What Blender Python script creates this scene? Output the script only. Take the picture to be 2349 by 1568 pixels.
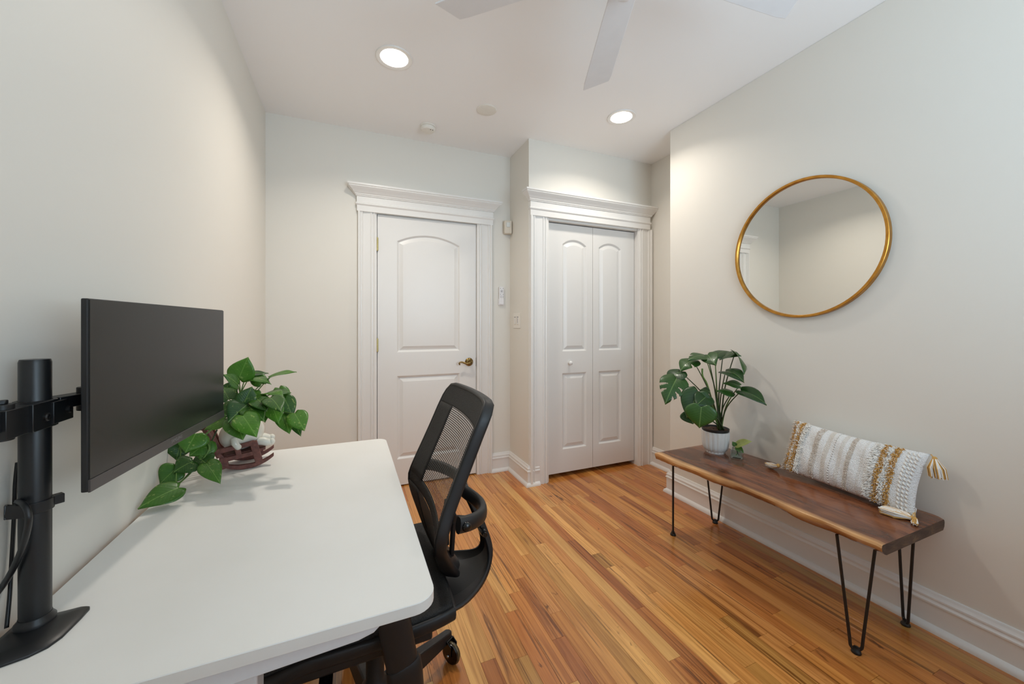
import bpy, bmesh, math, random
from mathutils import Vector, Matrix

SC = bpy.context.scene
COL = SC.collection
for _o in list(bpy.data.objects):
    bpy.data.objects.remove(_o)

# ---------------------------------------------------------------- camera
H = 1.2222                      # eye height
YAW = 0.40384                   # looking to the right of the room's long axis
FPX, U0, V0 = 875.84, 1174.5, 744.89
cam_d = bpy.data.cameras.new('camera'); cam = bpy.data.objects.new('camera', cam_d); COL.objects.link(cam)
cam.location = (0, 0, H); cam.rotation_euler = (math.pi / 2, 0, -YAW)
cam_d.sensor_fit = 'HORIZONTAL'; cam_d.sensor_width = 36.0
cam_d.lens = FPX / 2349 * 36.0
cam_d.shift_y = -(784 - V0) / 2349
cam_d.clip_start = 0.02
SC.camera = cam

# ---------------------------------------------------------------- light
SC.view_settings.view_transform = 'Standard'
SC.view_settings.look = 'None'
SC.view_settings.exposure = 1.10
SC.view_settings.gamma = 1.0
SC.view_settings.use_curve_mapping = False
SC.cycles.max_bounces = 10
SC.cycles.diffuse_bounces = 6
SC.cycles.transparent_max_bounces = 24
SC.cycles.sample_clamp_indirect = 6.0
SC.cycles.caustics_reflective = False
SC.cycles.caustics_refractive = False
world = bpy.data.worlds.new('sky'); SC.world = world; world.use_nodes = True
world.node_tree.nodes['Background'].inputs[0].default_value = (0.62, 0.78, 1.0, 1)
world.node_tree.nodes['Background'].inputs[1].default_value = 1.0
WINDOW_POWER = 29.0
LAMP_STRENGTH = 10.0
LAMP_POWER = 4.1
LAMP_COL = (1.0, 0.925, 0.82)
def area(name, loc, rot, sx, sy, power, col):
    l = bpy.data.lights.new(name, 'AREA'); l.shape = 'RECTANGLE'; l.size = sx; l.size_y = sy
    l.energy = power; l.color = col
    o = bpy.data.objects.new(name, l); COL.objects.link(o); o.location = loc; o.rotation_euler = rot
    return o
# daylight of the window behind the camera (it stands in the opening of wall_rear)
area('window_daylight', (1.15, -1.27, 1.55), (math.pi / 2 + math.radians(58), 0, 0), 1.5, 1.5, WINDOW_POWER, (0.66, 0.86, 1.0))

# ---------------------------------------------------------------- room measures (metres)
XL, XR, XN, XS = -0.512, 2.16, 2.46, 1.26
YD, YC, YE, YB = 2.991, 2.623, 2.114, -1.15
ZC = 2.642

FW = Vector((math.sin(YAW), math.cos(YAW), 0)); RT = Vector((math.cos(YAW), -math.sin(YAW), 0)); UP = Vector((0, 0, 1))
def at(u, v, d):
    """a point of the room measured in the photograph at d metres from the eye plane"""
    return Vector((0, 0, H)) + (FW + RT * ((u - U0) / FPX) + UP * ((V0 - v) / FPX)) * d

# ---------------------------------------------------------------- helpers
def lin(c):
    c = c / 255.0
    return c / 12.92 if c <= 0.04045 else ((c + 0.055) / 1.055) ** 2.4
def rgb(r, g, b): return (lin(r), lin(g), lin(b), 1.0)

class NT:
    def __init__(s, name):
        s.m = bpy.data.materials.new(name); s.m.use_nodes = True
        s.t = s.m.node_tree; s.b = s.t.nodes['Principled BSDF']; s.out = s.t.nodes['Material Output']
    def n(s, typ, **kw):
        nd = s.t.nodes.new(typ)
        for k, v in kw.items():
            if k == 'inp':
                for a, b in v.items(): nd.inputs[a].default_value = b
            else: setattr(nd, k, v)
        return nd
    def l(s, a, b): s.t.links.new(a, b)
    def coord(s, which='Object', scale=(1, 1, 1), loc=(0, 0, 0), rot=(0, 0, 0)):
        tc = s.n('ShaderNodeTexCoord'); mp = s.n('ShaderNodeMapping')
        mp.inputs['Scale'].default_value = scale; mp.inputs['Location'].default_value = loc; mp.inputs['Rotation'].default_value = rot
        s.l(tc.outputs[which], mp.inputs['Vector']); return mp.outputs['Vector']
    def noise(s, vec, scale=5, detail=4, rough=0.5, dist=0):
        nd = s.n('ShaderNodeTexNoise', inp={'Scale': scale, 'Detail': detail, 'Roughness': rough, 'Distortion': dist})
        if vec is not None: s.l(vec, nd.inputs['Vector'])
        return nd.outputs['Fac']
    def ramp(s, fac, stops):
        r = s.n('ShaderNodeValToRGB'); e = r.color_ramp.elements
        while len(e) < len(stops): e.new(0.5)
        for el, (p, c) in zip(e, stops): el.position = p; el.color = c if len(c) == 4 else (*c, 1)
        s.l(fac, r.inputs['Fac']); return r.outputs['Color']
    def mix(s, fac, a, b, mode='MIX'):
        m = s.n('ShaderNodeMix', data_type='RGBA', blend_type=mode)
        for sock, val in ((m.inputs['Factor'], fac), (m.inputs['A'], a), (m.inputs['B'], b)):
            if hasattr(val, 'is_linked') or hasattr(val, 'node'): s.l(val, sock)
            else: sock.default_value = val
        # colour sockets are the RGBA ones
        return m.outputs['Result']
    def mixc(s, fac, a, b, mode='MIX'):
        m = s.n('ShaderNodeMix', data_type='RGBA', blend_type=mode)
        for idx, val in ((0, fac), (6, a), (7, b)):
            if isinstance(val, bpy.types.NodeSocket): s.l(val, m.inputs[idx])
            else: m.inputs[idx].default_value = val
        return m.outputs[2]
    def math(s, op, a, b=0.0, c=None):
        m = s.n('ShaderNodeMath', operation=op)
        for i, v in enumerate((a, b) if c is None else (a, b, c)):
            if isinstance(v, bpy.types.NodeSocket): s.l(v, m.inputs[i])
            else: m.inputs[i].default_value = v
        return m.outputs[0]
    def bump(s, h, strength=0.1, dist=0.01):
        b = s.n('ShaderNodeBump', inp={'Strength': strength, 'Distance': dist}); s.l(h, b.inputs['Height'])
        s.l(b.outputs['Normal'], s.b.inputs['Normal'])
    def col(s, v):
        if isinstance(v, bpy.types.NodeSocket): s.l(v, s.b.inputs['Base Color'])
        else: s.b.inputs['Base Color'].default_value = v
    def set(s, **kw):
        for k, v in kw.items(): s.b.inputs[k.replace('_', ' ')].default_value = v
        return s

def plain(name, col, rough=0.5, metal=0.0, spec=0.5, nscale=0, nstr=0.0, vary=0.0, coat=0.0):
    t = NT(name); t.set(Roughness=rough, Metallic=metal)
    t.b.inputs['Specular IOR Level'].default_value = spec
    t.b.inputs['Coat Weight'].default_value = coat
    if nscale:
        f = t.noise(t.coord(), nscale, 4)
        if vary:
            c2 = tuple(x * (1 - vary) for x in col[:3]) + (1,)
            t.col(t.ramp(f, [(0.3, c2), (0.7, col)]))
        else: t.col(col)
        if nstr: t.bump(f, nstr, 0.002)
    else: t.col(col)
    return t.m

M = {}
M['wall'] = plain('wall_paint', rgb(226, 222, 214), 0.55, spec=0.35, nscale=140, nstr=0.06)
M['ceil'] = plain('ceiling_paint', rgb(247, 246, 246), 0.7, spec=0.2, nscale=90, nstr=0.03)
M['trim'] = plain('trim_paint', rgb(230, 228, 225), 0.32, nscale=30, nstr=0.02)
M['door'] = plain('door_paint', rgb(226, 224, 221), 0.36, nscale=60, nstr=0.02)
M['dark'] = plain('dark_gap', rgb(30, 26, 24), 0.8, nscale=20, vary=0.2)

class MB:
    """collects shapes and links them as ONE mesh object"""
    def __init__(s): s.v = []; s.f = []; s.uv = {}
    def add(s, vs, fs):
        o = len(s.v); s.v += [tuple(p) for p in vs]; s.f += [tuple(i + o for i in q) for q in fs]; return o
    def box(s, x0, x1, y0, y1, z0, z1):
        s.add([(x0,y0,z0),(x1,y0,z0),(x1,y1,z0),(x0,y1,z0),(x0,y0,z1),(x1,y0,z1),(x1,y1,z1),(x0,y1,z1)],
              [(0,3,2,1),(4,5,6,7),(0,1,5,4),(1,2,6,5),(2,3,7,6),(3,0,4,7)])
    def obox(s, c, ax, ay, az):
        """oriented box: centre and three half-axis vectors"""
        c, ax, ay, az = (Vector(q) for q in (c, ax, ay, az))
        p = [c + ax*i + ay*j + az*k for k in (-1,1) for (i,j) in ((-1,-1),(1,-1),(1,1),(-1,1))]
        s.add(p, [(0,3,2,1),(4,5,6,7),(0,1,5,4),(1,2,6,5),(2,3,7,6),(3,0,4,7)])
    def bar(s, a, b, w, h, up=(0,0,1)):
        a, b = Vector(a), Vector(b); d = b - a; L = d.length; d.normalize()
        sd = d.cross(Vector(up));
        if sd.length < 1e-4: sd = d.cross(Vector((1,0,0)))
        sd.normalize(); u = sd.cross(d)
        s.obox((a+b)/2, d*L/2, sd*w/2, u*h/2)
    def rings(s, rings, cap=True, closed=False):
        n = len(rings[0]); o = len(s.v)
        for r in rings: s.v += [tuple(p) for p in r]
        m = len(rings)
        for i in range(m if closed else m-1):
            for j in range(n):
                k = (j+1) % n; a = o+i*n; b = o+((i+1) % m)*n
                s.f.append((a+j, a+k, b+k, b+j))
        if cap and not closed:
            s.f.append(tuple(o+j for j in reversed(range(n)))); s.f.append(tuple(o+(m-1)*n+j for j in range(n)))
    def tube(s, pts, r, n=10, cap=True, sx=1.0, up=None, closed=False, sy=1.0, power=1.0):
        pts = [Vector(p) for p in pts]; m = len(pts)
        rr = r if isinstance(r, (list, tuple)) else [r]*m
        rings = []; prev = None
        for i, p in enumerate(pts):
            if closed: t = pts[(i+1) % m] - pts[i-1]
            else: t = pts[min(i+1, m-1)] - pts[max(i-1, 0)]
            t.normalize()
            if up is not None: u = Vector(up)
            elif prev is None: u = Vector((0,0,1)) if abs(t.z) < 0.9 else Vector((1,0,0))
            else: u = prev
            sd = t.cross(u)
            if sd.length < 1e-5: sd = t.cross(Vector((0.3,1,0.2)))
            sd.normalize(); u = sd.cross(t); prev = u
            ring = []
            for k in range(n):
                a = 2*math.pi*k/n; ca, sa = math.cos(a), math.sin(a)
                if power != 1.0:
                    ca = math.copysign(abs(ca)**power, ca); sa = math.copysign(abs(sa)**power, sa)
                ring.append(p + sd*ca*rr[i]*sx + u*sa*rr[i]*sy)
            rings.append(ring)
        s.rings(rings, cap, closed)
    def lathe(s, prof, c, n=24, axis=(0,0,1), cap=True, flute=None):
        c = Vector(c); ax = Vector(axis).normalized()
        e1 = ax.orthogonal().normalized(); e2 = ax.cross(e1)
        rings = []
        for i, (r, z) in enumerate(prof):
            ring = []
            for k in range(n):
                a = 2*math.pi*k/n
                q = r * (flute(a, i) if flute else 1)
                ring.append(c + ax*z + (e1*math.cos(a) + e2*math.sin(a))*q)
            rings.append(ring)
        s.rings(rings, cap)
    def prism(s, poly, d):
        """polygon (list of points) pushed along vector d"""
        d = Vector(d); n = len(poly); a = [Vector(p) for p in poly]; b = [p + d for p in a]
        s.add(a + b, [tuple(range(n))[::-1], tuple(range(n, 2*n))] + [(i, (i+1) % n, n+(i+1) % n, n+i) for i in range(n)])
    def ball(s, c, rx, ry=None, rz=None, n=14, m=9, R=None):
        ry = rx if ry is None else ry; rz = rx if rz is None else rz
        c = Vector(c); R = R or Matrix.Identity(3); o = len(s.v)
        s.v.append(tuple(c + R @ Vector((0,0,-rz))))
        for i in range(1, m):
            ph = -math.pi/2 + math.pi*i/m
            for k in range(n):
                a = 2*math.pi*k/n
                s.v.append(tuple(c + R @ Vector((rx*math.cos(ph)*math.cos(a), ry*math.cos(ph)*math.sin(a), rz*math.sin(ph)))))
        s.v.append(tuple(c + R @ Vector((0,0,rz)))); top = len(s.v)-1
        for k in range(n): s.f.append((o, o+1+(k+1) % n, o+1+k)); s.f.append((top, top-n+k, top-n+(k+1) % n))
        for i in range(m-2):
            for k in range(n):
                a = o+1+i*n; b = a+n; s.f.append((a+k, a+(k+1) % n, b+(k+1) % n, b+k))
    def sweep(s, path, prof, closed_prof=True):
        """profile (out, z) swept along a plan polyline; 'out' lies to the left of the walking direction"""
        P = [Vector((p[0], p[1], 0)) for p in path]; rings = []
        for i, p in enumerate(P):
            def nrm(a, b):
                d = (b-a).normalized(); return Vector((-d.y, d.x, 0))
            if i == 0: m = nrm(P[0], P[1])
            elif i == len(P)-1: m = nrm(P[-2], P[-1])
            else:
                n1, n2 = nrm(P[i-1], p), nrm(p, P[i+1]); m = (n1+n2) / (1 + n1.dot(n2))
            rings.append([p + m*o + Vector((0,0,z)) for o, z in prof])
        s.rings(rings, True)
    def build(s, name, mat, parent=None, smooth=None, bevel=0, seg=2, sub=0):
        me = bpy.data.meshes.new(name); me.from_pydata(s.v, [], s.f); me.update()
        bm = bmesh.new(); bm.from_mesh(me); bmesh.ops.recalc_face_normals(bm, faces=bm.faces); bm.to_mesh(me); bm.free()
        return link(name, me, mat, parent, smooth, bevel, seg, sub)

def link(name, me, mat, parent=None, smooth=None, bevel=0, seg=2, sub=0):
    o = bpy.data.objects.new(name, me); COL.objects.link(o)
    if mat is not None: me.materials.append(M[mat] if isinstance(mat, str) else mat)
    if smooth is not None:
        me.polygons.foreach_set('use_smooth', [True]*len(me.polygons))
        if smooth < 180: me.set_sharp_from_angle(angle=math.radians(smooth))
    if bevel:
        b = o.modifiers.new('bevel', 'BEVEL'); b.width = bevel; b.segments = seg; b.limit_method = 'ANGLE'; b.angle_limit = math.radians(40)
        b.harden_normals = False
    if sub:
        b = o.modifiers.new('sub', 'SUBSURF'); b.levels = sub; b.render_levels = sub
    if parent is not None: par(o, parent)
    return o
def par(o, p):
    o.parent = p; o.matrix_parent_inverse = Matrix.Translation(root_loc(p)).inverted()
def root_loc(p):
    t = Vector(p.location)
    if p.parent is not None: return Vector((0,0,0)) + (t if False else root_loc(p.parent)) * 0 + Vector((0,0,0))
    return t
def tag(o, label, cat, group=None):
    o['label'] = label; o['category'] = cat
    if group: o['group'] = group
    return o
def struct(o, label=None, cat=None):
    o['kind'] = 'structure'
    if label: o['label'] = label
    if cat: o['category'] = cat
    return o
def thing(name, loc, label, cat, group=None):
    o = bpy.data.objects.new(name, None); COL.objects.link(o); o.location = loc; o.empty_display_size = 0.05
    return tag(o, label, cat, group)
def box_obj(name, mat, parent, *b, bevel=0):
    m = MB(); m.box(*b); return m.build(name, mat, parent, bevel=bevel)

# ---------------------------------------------------------------- shell
T = 0.12
m = MB(); m.box(XL-T, XN+T, YB-T, YD+T, ZC, ZC+0.1)
struct(m.build('ceiling', 'ceil'), 'flat white painted ceiling with recessed downlights', 'ceiling')
m = MB(); m.box(XL-T, XL, YB, YD+T, 0, ZC)
struct(m.build('wall_left', 'wall'), 'long pale wall behind the monitor and desk', 'wall')
DX0, DX1, DZ1 = 0.186, 0.966, 2.050      # door opening
m = MB()
m.box(XL, DX0, YD, YD+T, 0, ZC); m.box(DX1, XS+0.02, YD, YD+T, 0, ZC); m.box(DX0, DX1, YD, YD+T, DZ1, ZC); m.box(DX0, DX1, YD+0.07, YD+T, 0, DZ1)
struct(m.build('wall_far', 'wall'), 'pale far wall holding the single panelled door', 'wall')
CX0, CX1, CZ1 = 1.430, 2.325, 2.065      # closet opening
m = MB()
m.box(XS, CX0, YC, YD+T, 0, ZC); m.box(CX1, XN+T, YC, YD+T, 0, ZC); m.box(CX0, CX1, YC, YD+T, CZ1, ZC); m.box(CX0, CX1, YC+0.16, YD+T, 0, CZ1)
struct(m.build('wall_closet', 'wall'), 'closet wall standing forward of the far wall, with its side face', 'wall')
m = MB(); m.box(XN, XN+T, YE, YC, 0, ZC)
struct(m.build('wall_nook', 'wall'), 'narrow pale side wall of the closet nook', 'wall')
m = MB(); m.box(XR, XN+T, YB, YE, 0, ZC)
struct(m.build('wall_right', 'wall', bevel=0.004), 'pale right wall with the round mirror and bench', 'wall')
# wall behind the camera with its window
WX0, WX1, WZ0, WZ1 = 0.40, 1.90, 0.80, 2.30
m = MB()
m.box(XL-T, WX0, YB-T, YB, 0, ZC); m.box(WX1, XN+T, YB-T, YB, 0, ZC); m.box(WX0, WX1, YB-T, YB, 0, WZ0); m.box(WX0, WX1, YB-T, YB, WZ1, ZC)
struct(m.build('wall_rear', 'wall'), 'pale wall with the window, opposite the doors', 'wall')
t = NT('window_glass'); tr = t.n('ShaderNodeBsdfTransparent'); gl = t.n('ShaderNodeBsdfGlossy', inp={'Roughness': 0.02})
fr = t.n('ShaderNodeFresnel', inp={'IOR': 1.45}); mx = t.n('ShaderNodeMixShader')
t.l(fr.outputs[0], mx.inputs[0]); t.l(tr.outputs[0], mx.inputs[1]); t.l(gl.outputs[0], mx.inputs[2]); t.l(mx.outputs[0], t.out.inputs['Surface'])
M['winglass'] = t.m
m = MB()
for (a, b, c, d) in ((WX0, WX1, WZ0, WZ0+.05), (WX0, WX1, WZ1-.05, WZ1), (WX0, WX0+.05, WZ0+.05, WZ1-.05), (WX1-.05, WX1, WZ0+.05, WZ1-.05), (WX0+.05, WX1-.05, 1.53, 1.57)):
    m.box(a, b, YB-.08, YB-.03, c, d)
w1 = struct(m.build('window_1', 'trim'), 'white sash window behind the camera', 'window')
box_obj('pane', 'winglass', w1, WX0+.05, WX1-.05, YB-.058, YB-.054, WZ0+.05, 1.53)
box_obj('pane', 'winglass', w1, WX0+.05, WX1-.05, YB-.058, YB-.054, 1.57, WZ1-.05)

# ---------------------------------------------------------------- baseboards
BP = [(0, 0), (0.034, 0), (0.034, 0.006), (0.030, 0.018), (0.020, 0.026), (0.017, 0.028), (0.017, 0.105), (0.022, 0.108), (0.022, 0.114),
      (0.016, 0.121), (0.0155, 0.126), (0.018, 0.128), (0.0175, 0.134), (0.010, 0.143), (0.009, 0.147), (0.006, 0.153), (0, 0.154)]
def baseboard(name, path, label):
    m = MB(); m.sweep(path, BP); o = m.build(name, 'trim', smooth=35); struct(o, label, 'baseboard'); return o
baseboard('baseboard_right', [(XR, YB), (XR, YE), (XN, YE)], 'white moulded baseboard along the mirror wall')
baseboard('baseboard_nook', [(XN, YE+0.0), (XN, YC-0.0)], 'short white baseboard in the closet nook')
baseboard('baseboard_far', [(XS+0.085, YC), (XS, YC), (XS, YD), (1.085, YD)], 'white baseboard wrapping the corner between both doors')
baseboard('baseboard_left', [(0.062, YD), (XL, YD), (XL, YB)], 'white baseboard along the wall behind the desk')
baseboard('baseboard_rear', [(XL, YB), (XR, YB)], 'white baseboard below the window')

# ---------------------------------------------------------------- door trim
CP = [(0, 0), (0.0, 0.026), (0.003, 0.029), (0.012, 0.029), (0.015, 0.025), (0.019, 0.017), (0.024, 0.0165), (0.026, 0.021), (0.031, 0.021), (0.034, 0.012), (0.036, 0.010),
      (0.086, 0.014), (0.088, 0.019), (0.093, 0.020), (0.096, 0.012), (0.104, 0.011), (0.106, 0.016), (0.112, 0.018), (0.116, 0.011), (0.124, 0.010), (0.1285, 0.007), (0.1285, 0)]   # across (from outside in), thickness
def casing(parent, x_out, x_in, y, z1, thick=1.0):
    k = (x_in - x_out) / 0.1285
    m = MB(); m.prism([(x_out + a*k, y - b*thick, 0.0) for a, b in CP], (0, 0, z1)); return m.build('casing', 'trim', parent, smooth=30)
HP = [(0, 0), (0.026, 0), (0.026, 0.040), (0.034, 0.050), (0.034, 0.058), (0.027, 0.064), (0.027, 0.106), (0.034, 0.108), (0.034, 0.113), (0.040, 0.117),
      (0.040, 0.122), (0.044, 0.126), (0.050, 0.132), (0.060, 0.146), (0.076, 0.158), (0.080, 0.163), (0.080, 0.168), (0.086, 0.172), (0.086, 0.184), (0, 0.184)]
def header(parent, x0, x1, y, z0):
    rings = []; m = MB()
    for o, z in HP: pass
    for (fx, fy) in ((-1, 0), (-1, 1), (1, 1), (1, 0)):
        rings.append([((x0 - o + 0.027) if fx < 0 else (x1 + o - 0.027), y - o*fy, z0 + z) for o, z in HP])
    m.rings(rings, True); return m.build('header', 'trim', parent, smooth=30)
t1 = bpy.data.objects.new('trim_1', None); COL.objects.link(t1); t1.location = (0.576, YD, 0); struct(t1, 'white moulded casing and crown header around the single panelled door', 'door trim')
casing(t1, 0.060, 0.1885, YD, 2.046); casing(t1, 1.089, 0.9635, YD, 2.046); header(t1, 0.052, 1.098, YD, 2.046)
m = MB(); m.box(DX0, 0.1925, YD+.012, YD+.068, 0, 2.044); m.box(0.9595, DX1, YD+.012, YD+.068, 0, 2.044); m.box(DX0, DX1, YD+.012, YD+.068, 2.044, DZ1)
m.box(0.1925, 0.21, YD+.045, YD+.068, 0, 2.044); m.box(0.94, 0.9595, YD+.045, YD+.068, 0, 2.044); m.box(0.21, 0.94, YD+.045, YD+.068, 2.025, 2.044)
m.build('jamb', 'trim', t1)
t2 = bpy.data.objects.new('trim_2', None); COL.objects.link(t2); t2.location = (1.87, YC, 0); struct(t2, 'white moulded casing and crown header around the folding closet door', 'door trim')
casing(t2, 1.264, 1.425, YC, 2.055, 1.05); casing(t2, 2.452, 2.305, YC, 2.055, 1.05); header(t2, 1.262, 2.425, YC, 2.055)
m = MB(); m.box(1.418, 1.434, YC+.004, YC+.158, 0, 2.055); m.box(2.310, 2.326, YC+.004, YC+.158, 0, 2.055); m.box(1.434, 2.310, YC+.004, YC+.158, 2.040, 2.066)
m.build('jamb', 'trim', t2)

# ---------------------------------------------------------------- panelled doors
def outline(x0, x1, z0, z1, d, rise):
    """panel outline inset by d; the top is an arch when rise > 0"""
    a, b, c = x0+d, x1-d, z0+d; xm = (x0+x1)/2; n = 14 if rise > 0 else 1
    pts = [(a, c), (b, c)]
    if rise > 0:
        w = (x1-x0)/2; R = (w*w + rise*rise) / (2*rise); zc = z1 + rise - R; R2 = R - d
        for i in range(n+1):
            x = b + (a-b)*i/n; pts.append((x, zc + math.sqrt(R2*R2 - (x-xm)**2)))
    else: pts += [(b, z1-d), (a, z1-d)]
    return pts
STEPS = [(0, 0), (0.003, 0.0012), (0.013, 0.0120), (0.017, 0.0130), (0.021, 0.0120), (0.045, 0.0012), (0.050, 0.0008)]
def panel_door(name, x0, x1, z0, z1, yf, panels, parent=None, th=0.035):
    bm = bmesh.new()
    def loop(pts, y): 
        vs = [bm.verts.new((x, y, z)) for x, z in pts]; return [bm.edges.new((vs[i], vs[(i+1) % len(vs)])) for i in range(len(vs))]
    es = loop([(x0, z0), (x1, z0), (x1, z1), (x0, z1)], yf)
    for p in panels: es += loop(outline(*p[:4], 0, p[4]), yf)
    bmesh.ops.triangle_fill(bm, use_beauty=True, use_dissolve=False, edges=es, normal=(0, -1, 0))
    for f in bm.faces:
        if f.normal.y > 0: f.normal_flip()
    me = bpy.data.meshes.new(name); bm.to_mesh(me); bm.free()
    vs = [tuple(v.co) for v in me.vertices]; fs = [tuple(p.vertices) for p in me.polygons]
    m = MB(); m.add(vs, fs)
    e = 0.0015; y1 = yf + th
    m.add([(x0,yf,z0),(x1,yf,z0),(x1,yf,z1),(x0,yf,z1),(x0,y1,z0),(x1,y1,z0),(x1,y1,z1),(x0,y1,z1)], [(0,1,5,4),(1,2,6,5),(2,3,7,6),(3,0,4,7),(4,5,6,7)])
    me2 = bpy.data.meshes.new(name); me2.from_pydata(m.v, [], m.f); me2.update()
    o = link(name, me2, 'door', parent)
    for p in panels:
        q = MB(); rings = [[(x, yf + dep, z) for x, z in outline(*p[:4], d, p[4])] for d, dep in STEPS]
        n = len(rings[0]); of = 0
        for r in rings: q.v += r
        for i in range(len(rings)-1):
            for j in range(n):
                k = (j+1) % n; q.f.append((i*n+j, i*n+k, (i+1)*n+k, (i+1)*n+j))
        q.f.append(tuple((len(rings)-1)*n + j for j in range(n)))
        # thickness behind the panel so that it is solid
        q.add([(p[0], yf+.016, p[2]), (p[1], yf+.016, p[2]), (p[1], yf+.016, p[3]), (p[0], yf+.016, p[3])], [(0, 1, 2, 3)])
        q.build('panel', 'door', o, smooth=12)
    return o
YF = YD + 0.003
d1 = panel_door('door_1', 0.1955, 0.9565, 0.010, 2.040, YF, [(0.334, 0.822, 1.014, 1.856, 0.062), (0.334, 0.822, 0.205, 0.836, 0)])
struct(d1, 'white two-panel arched door with a brass lever handle', 'door')
t = NT('antique_brass'); t.set(Roughness=0.28, Metallic=1.0); f = t.noise(t.coord(), 60, 3); t.col(t.ramp(f, [(0.35, rgb(92, 72, 40)), (0.65, rgb(160, 134, 84))])); M['abrass'] = t.m
M['brass'] = plain('hinge_brass', rgb(206, 190, 132), 0.3, 0.9, nscale=80, vary=0.2)
for zc in (1.82, 1.073):
    m = MB(); m.tube([(0.1935, YF-.006, zc-.046), (0.1935, YF-.006, zc+.046)], 0.0065, 10); m.box(0.1895, 0.2015, YF-.003, YF+.002, zc-.045, zc+.045)
    m.ball((0.1935, YF-.006, zc+.047), .0055, n=8, m=5); m.ball((0.1935, YF-.006, zc-.047), .0055, n=8, m=5)
    m.build('hinge', 'brass', d1, smooth=40)
m = MB(); m.lathe([(.0335, 0), (.0335, .004), (.030, .008), (.024, .011), (.016, .013), (.012, .02), (.012, .042), (.014, .046), (.012, .05), (.0, .05)], (0.899, YF, 0.922), 24, (0, -1, 0), cap=False)
hd = m.build('door_handle', 'abrass', d1, smooth=40)
m = MB(); yy = YF - .046
m.tube([(0.905, yy, .922), (0.885, yy-.002, .915), (0.865, yy-.004, .913), (0.845, yy-.004, .920), (0.828, yy-.004, .927), (0.812, yy-.003, .926), (0.803, yy-.002, .917), (0.806, yy-.002, .908), (.813, yy-.002, .909)],
       [.009, .0095, .0085, .0075, .0068, .0065, .0062, .0058, .005], 10)
m.build('lever', 'abrass', hd, smooth=60)
box_obj('latch_plate', M['abrass'], d1, 0.9563, 0.9585, YF-.0005, YF+.025, 0.885, 0.955)
# closet: two folding leaves
CY = YC + 0.042
d2 = bpy.data.objects.new('door_2', None); COL.objects.link(d2); d2.location = (1.87, CY, 0); struct(d2, 'white folding closet door of two arched leaves with a round white knob', 'door')
l1 = panel_door('leaf', 1.4395, 1.8695, 0.036, 2.032, CY, [(1.578, 1.810, 1.008, 1.872, 0.044), (1.578, 1.810, 0.220, 0.834, 0)], d2)
l2 = panel_door('leaf', 1.8725, 2.3045, 0.036, 2.032, CY, [(1.930, 2.164, 1.008, 1.872, 0.044), (1.930, 2.164, 0.220, 0.834, 0)], d2)
m = MB(); m.lathe([(.007, 0), (.007, .012), (.015, .018), (.0175, .025), (.015, .032), (.007, .036), (.0, .0365)], (1.643, CY, .915), 18, (0, -1, 0), cap=False)
m.build('knob', 'trim', l1, smooth=60)
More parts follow.
